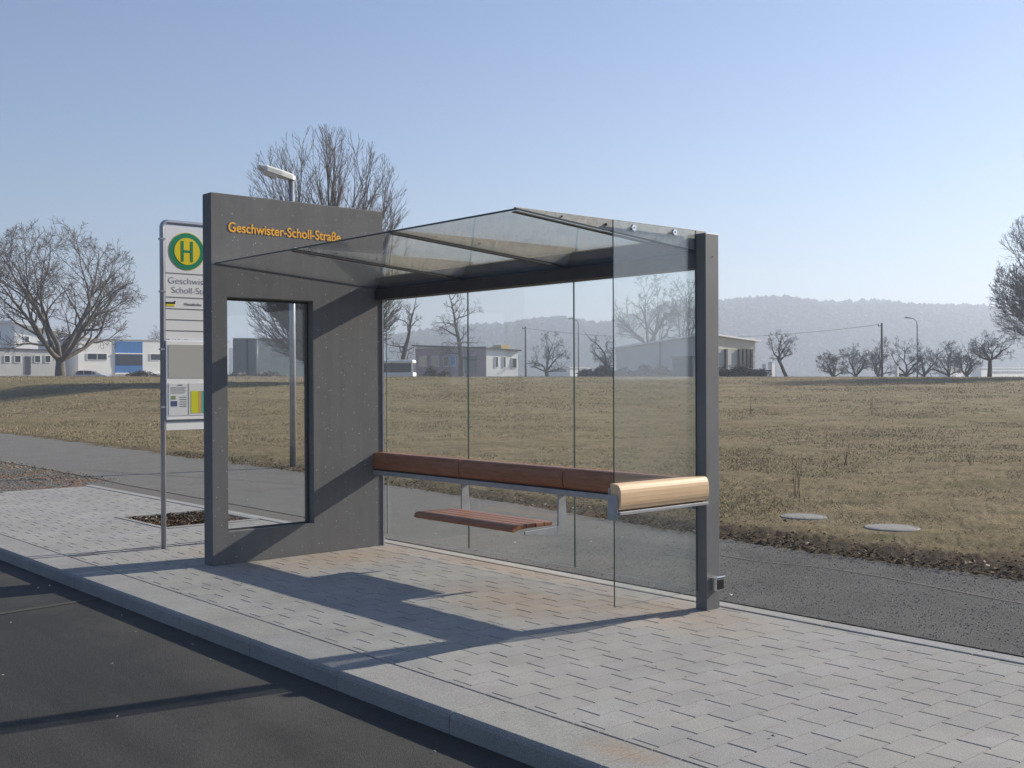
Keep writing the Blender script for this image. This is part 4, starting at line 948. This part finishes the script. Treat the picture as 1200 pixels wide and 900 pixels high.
# ================================================================== VEHICLES
def car():
    g = ground_at(108, 132); g.z = at(108, 434.2, 132).z - 1.46
    t_ = empty('parked_car', 'silver blue estate car parked beyond the field under the white building', 'car', g, math.radians(6))
    prof = [(-2.1, .45), (-2.12, .85), (-1.95, 1.0), (-1.5, 1.40), (-1.1, 1.46), (.1, 1.44), (.95, 1.0), (1.7, .88), (2.05, .72), (2.12, .45), (1.9, .28), (-1.95, .28)]
    def P(y0, y1, pr, m_, nm, par, bev=.05): mb = MB(); mb.prism(pr, y0, y1, axis='v'); return mb.build(nm, m_, par, bevel=bev)
    body = P(-.85, .85, [(-2.1, .45), (-2.12, .85), (-1.9, .98), (.95, 1.0), (1.7, .88), (2.05, .72), (2.12, .45), (1.9, .28), (-1.95, .28)], M['silver'], 'body', t_)
    P(-.76, .76, [(-1.88, .985), (-1.5, 1.38), (-1.1, 1.425), (.1, 1.40), (.93, 1.005)], M['win'], 'windows', body)
    P(-.74, .74, [(-1.5, 1.40), (-1.1, 1.462), (.1, 1.445), (.12, 1.42), (-1.1, 1.43), (-1.5, 1.385)], M['silver'], 'roof', body, .01)
    for x in (-1.75, -.75, .2):
        mb = MB()
        for s_ in (-1, 1): mb.box(x-.04, x+.04, s_*.775-.015, s_*.775+.015, 1.0, 1.40)
        mb.build('window_pillar', M['silver'], body)
    for x in (-1.35, 1.3):
        for s_ in (-.80, .80):
            mb = MB(); mb.tube([(x, s_-.1, .32), (x, s_+.1, .32)], .32, 18); wl = mb.build('wheel', M['tyre'], t_); mb = MB(); mb.tube([(x, s_-.105, .32), (x, s_+.105, .32)], .19, 14); mb.build('rim', M['silver'], wl)
    for s_ in (-.62, .62): mb = MB(); mb.box(1.95, 2.1, s_-.15, s_+.15, .62, .76); mb.build('headlight', M['lampglass'], t_, bevel=.03)
    for s_ in (-.9, .9): mb = MB(); mb.box(.55, .75, s_-.07, s_+.07, .98, 1.1); mb.build('wing_mirror', M['silver'], body, bevel=.02)
car()
def bus():
    g = ground_at(484, 118); zt = at(484, 421.5, 118).z; g.z = zt-2.9
    t_ = empty('parked_bus', 'white bus with dark windows parked left of the pink building', 'bus', g, math.radians(-4))
    mb = MB(); mb.box(-9, 0, 0, 2.4, .35, 1.55); body = mb.build('body', M['render_white'], t_, bevel=.08)
    mb = MB(); mb.box(-8.9, -.12, .06, 2.34, 1.555, 2.5); mb.build('windows', M['win'], body)
    mb = MB(); mb.box(-9, 0, 0, 2.4, 2.505, 2.9); mb.build('roof', M['wpaint'], t_, bevel=.15)
    for x in (-8.95, -6.8, -4.6, -2.4, -.2):
        mb = MB(); mb.box(x, x+.16, .02, .1, 1.5, 2.55); mb.build('window_pillar', M['render_white'] if x > -1 else M['dark_steel'], body)
    for x in (-7.2, -1.8): mb = MB(); mb.tube([(x, -.02, .48), (x, 2.42, .48)], .46, 18); mb.build('wheel', M['tyre'], t_)
    mb = MB(); mb.box(.0, .06, .3, .7, .7, .9); mb.box(.0, .06, 1.7, 2.1, .7, .9); mb.build('headlight', M['lampglass'], t_)
bus()

# ================================================================== HILLS
def hills():
    sil = [(-900, 425), (-300, 428), (0, 430), (150, 425), (300, 412), (420, 402), (500, 394), (560, 388), (620, 383), (660, 381), (700, 386), (740, 378), (800, 366), (850, 361), (920, 360), (960, 362), (1000, 364), (1060, 367), (1100, 367), (1150, 371), (1200, 378), (1280, 386), (1400, 396), (2000, 420)]
    D0 = 1150; xs = np.arange(-900, 2001, 6); tops = np.interp(xs, [p[0] for p in sil], [p[1] for p in sil])
    rows = np.linspace(0, 1, 26); V = []
    rs_ = np.random.RandomState(5); amp = rs_.rand(len(xs))
    for k in rows:
        D = 820 + (D0-820)*k if k <= .8 else D0 + (k-.8)*1500
        for x, tp in zip(xs, tops):
            H = (443-tp)/FPX*D0
            f = math.sin(min(k/.8, 1)*math.pi/2)**1.25 if k <= .8 else 1-(k-.8)*1.2
            q = at(x, 443, D); V.append((q.x, q.y, .9 + H*f + 1.5*math.sin(x*.05+k*9)))
    nx = len(xs); i = (np.arange(len(rows)-1)[:, None]*nx+np.arange(nx-1)[None]).ravel(); F = np.stack([i, i+1, i+nx+1, i+nx], -1)
    o = fast_mesh('hills', np.array(V), F, M['forest'], smooth=True); props(o, kind='structure')
    # wood covering the hills
    Vg = np.array(V).reshape(len(rows), nx, 3); P = []
    n = 34000
    kk = np.concatenate([rs_.rand(n-5500)*20, 18.8+rs_.rand(5500)*2.2]); xx = rs_.rand(n)*(nx-2); i0 = kk.astype(int).clip(0, len(rows)-2); j0 = xx.astype(int); fk = (kk-i0)[:, None]; fx = (xx-j0)[:, None]
    P = (Vg[i0, j0]*(1-fx)+Vg[i0, j0+1]*fx)*(1-fk) + (Vg[i0+1, j0]*(1-fx)+Vg[i0+1, j0+1]*fx)*fk
    hh = 3+4*rs_.rand(n)**2; ww = hh*(.38+.25*rs_.rand(n))
    base = np.array([(math.cos(a), math.sin(a), z) for z, sc_ in ((0, 1),) for a in np.linspace(0, 6.283, 6)[:-1]])
    tmpl = np.vstack([[(math.cos(a)*.75, math.sin(a)*.75, 0) for a in np.linspace(0, 6.283, 6)[:-1]], [(math.cos(a+.5), math.sin(a+.5), .6) for a in np.linspace(0, 6.283, 6)[:-1]], [(0, 0, 1)]])
    V2 = P[:, None, :] + (tmpl[None]+(rs_.rand(n, 11, 3)-.5)*.35)*np.stack([ww, ww, hh], -1)[:, None, :]
    f = []
    for j in range(5): a, b = j, (j+1) % 5; f += [(a, b, 5+b), (a, 5+b, 5+a), (5+a, 5+b, 10)]
    F = (np.arange(n)[:, None, None]*11+np.array(f)[None]).reshape(-1, 3)
    o = fast_mesh('hill_forest', V2.reshape(-1, 3), F, M['forest']); props(o, 'hazy wood covering the distant hills', 'forest', kind='stuff')
hills()

# ================================================================== HAZE
mh = bpy.data.materials.new('haze_air'); mh.use_nodes = True; n = mh.node_tree.nodes; n.remove(n['Principled BSDF'])
pv = n.new('ShaderNodeVolumePrincipled'); pv.inputs['Color'].default_value = (.74, .84, 1.0, 1); pv.inputs['Density'].default_value = .00098; pv.inputs['Anisotropy'].default_value = .3
mh.node_tree.links.new(pv.outputs[0], n['Material Output'].inputs['Volume'])
mb = MB(); mb.box(-2800, 2800, -2700, 2750, -1.4, 115); o = mb.build('haze', mh); props(o, 'pale blue haze in the air over the field and hills', 'haze', kind='stuff')
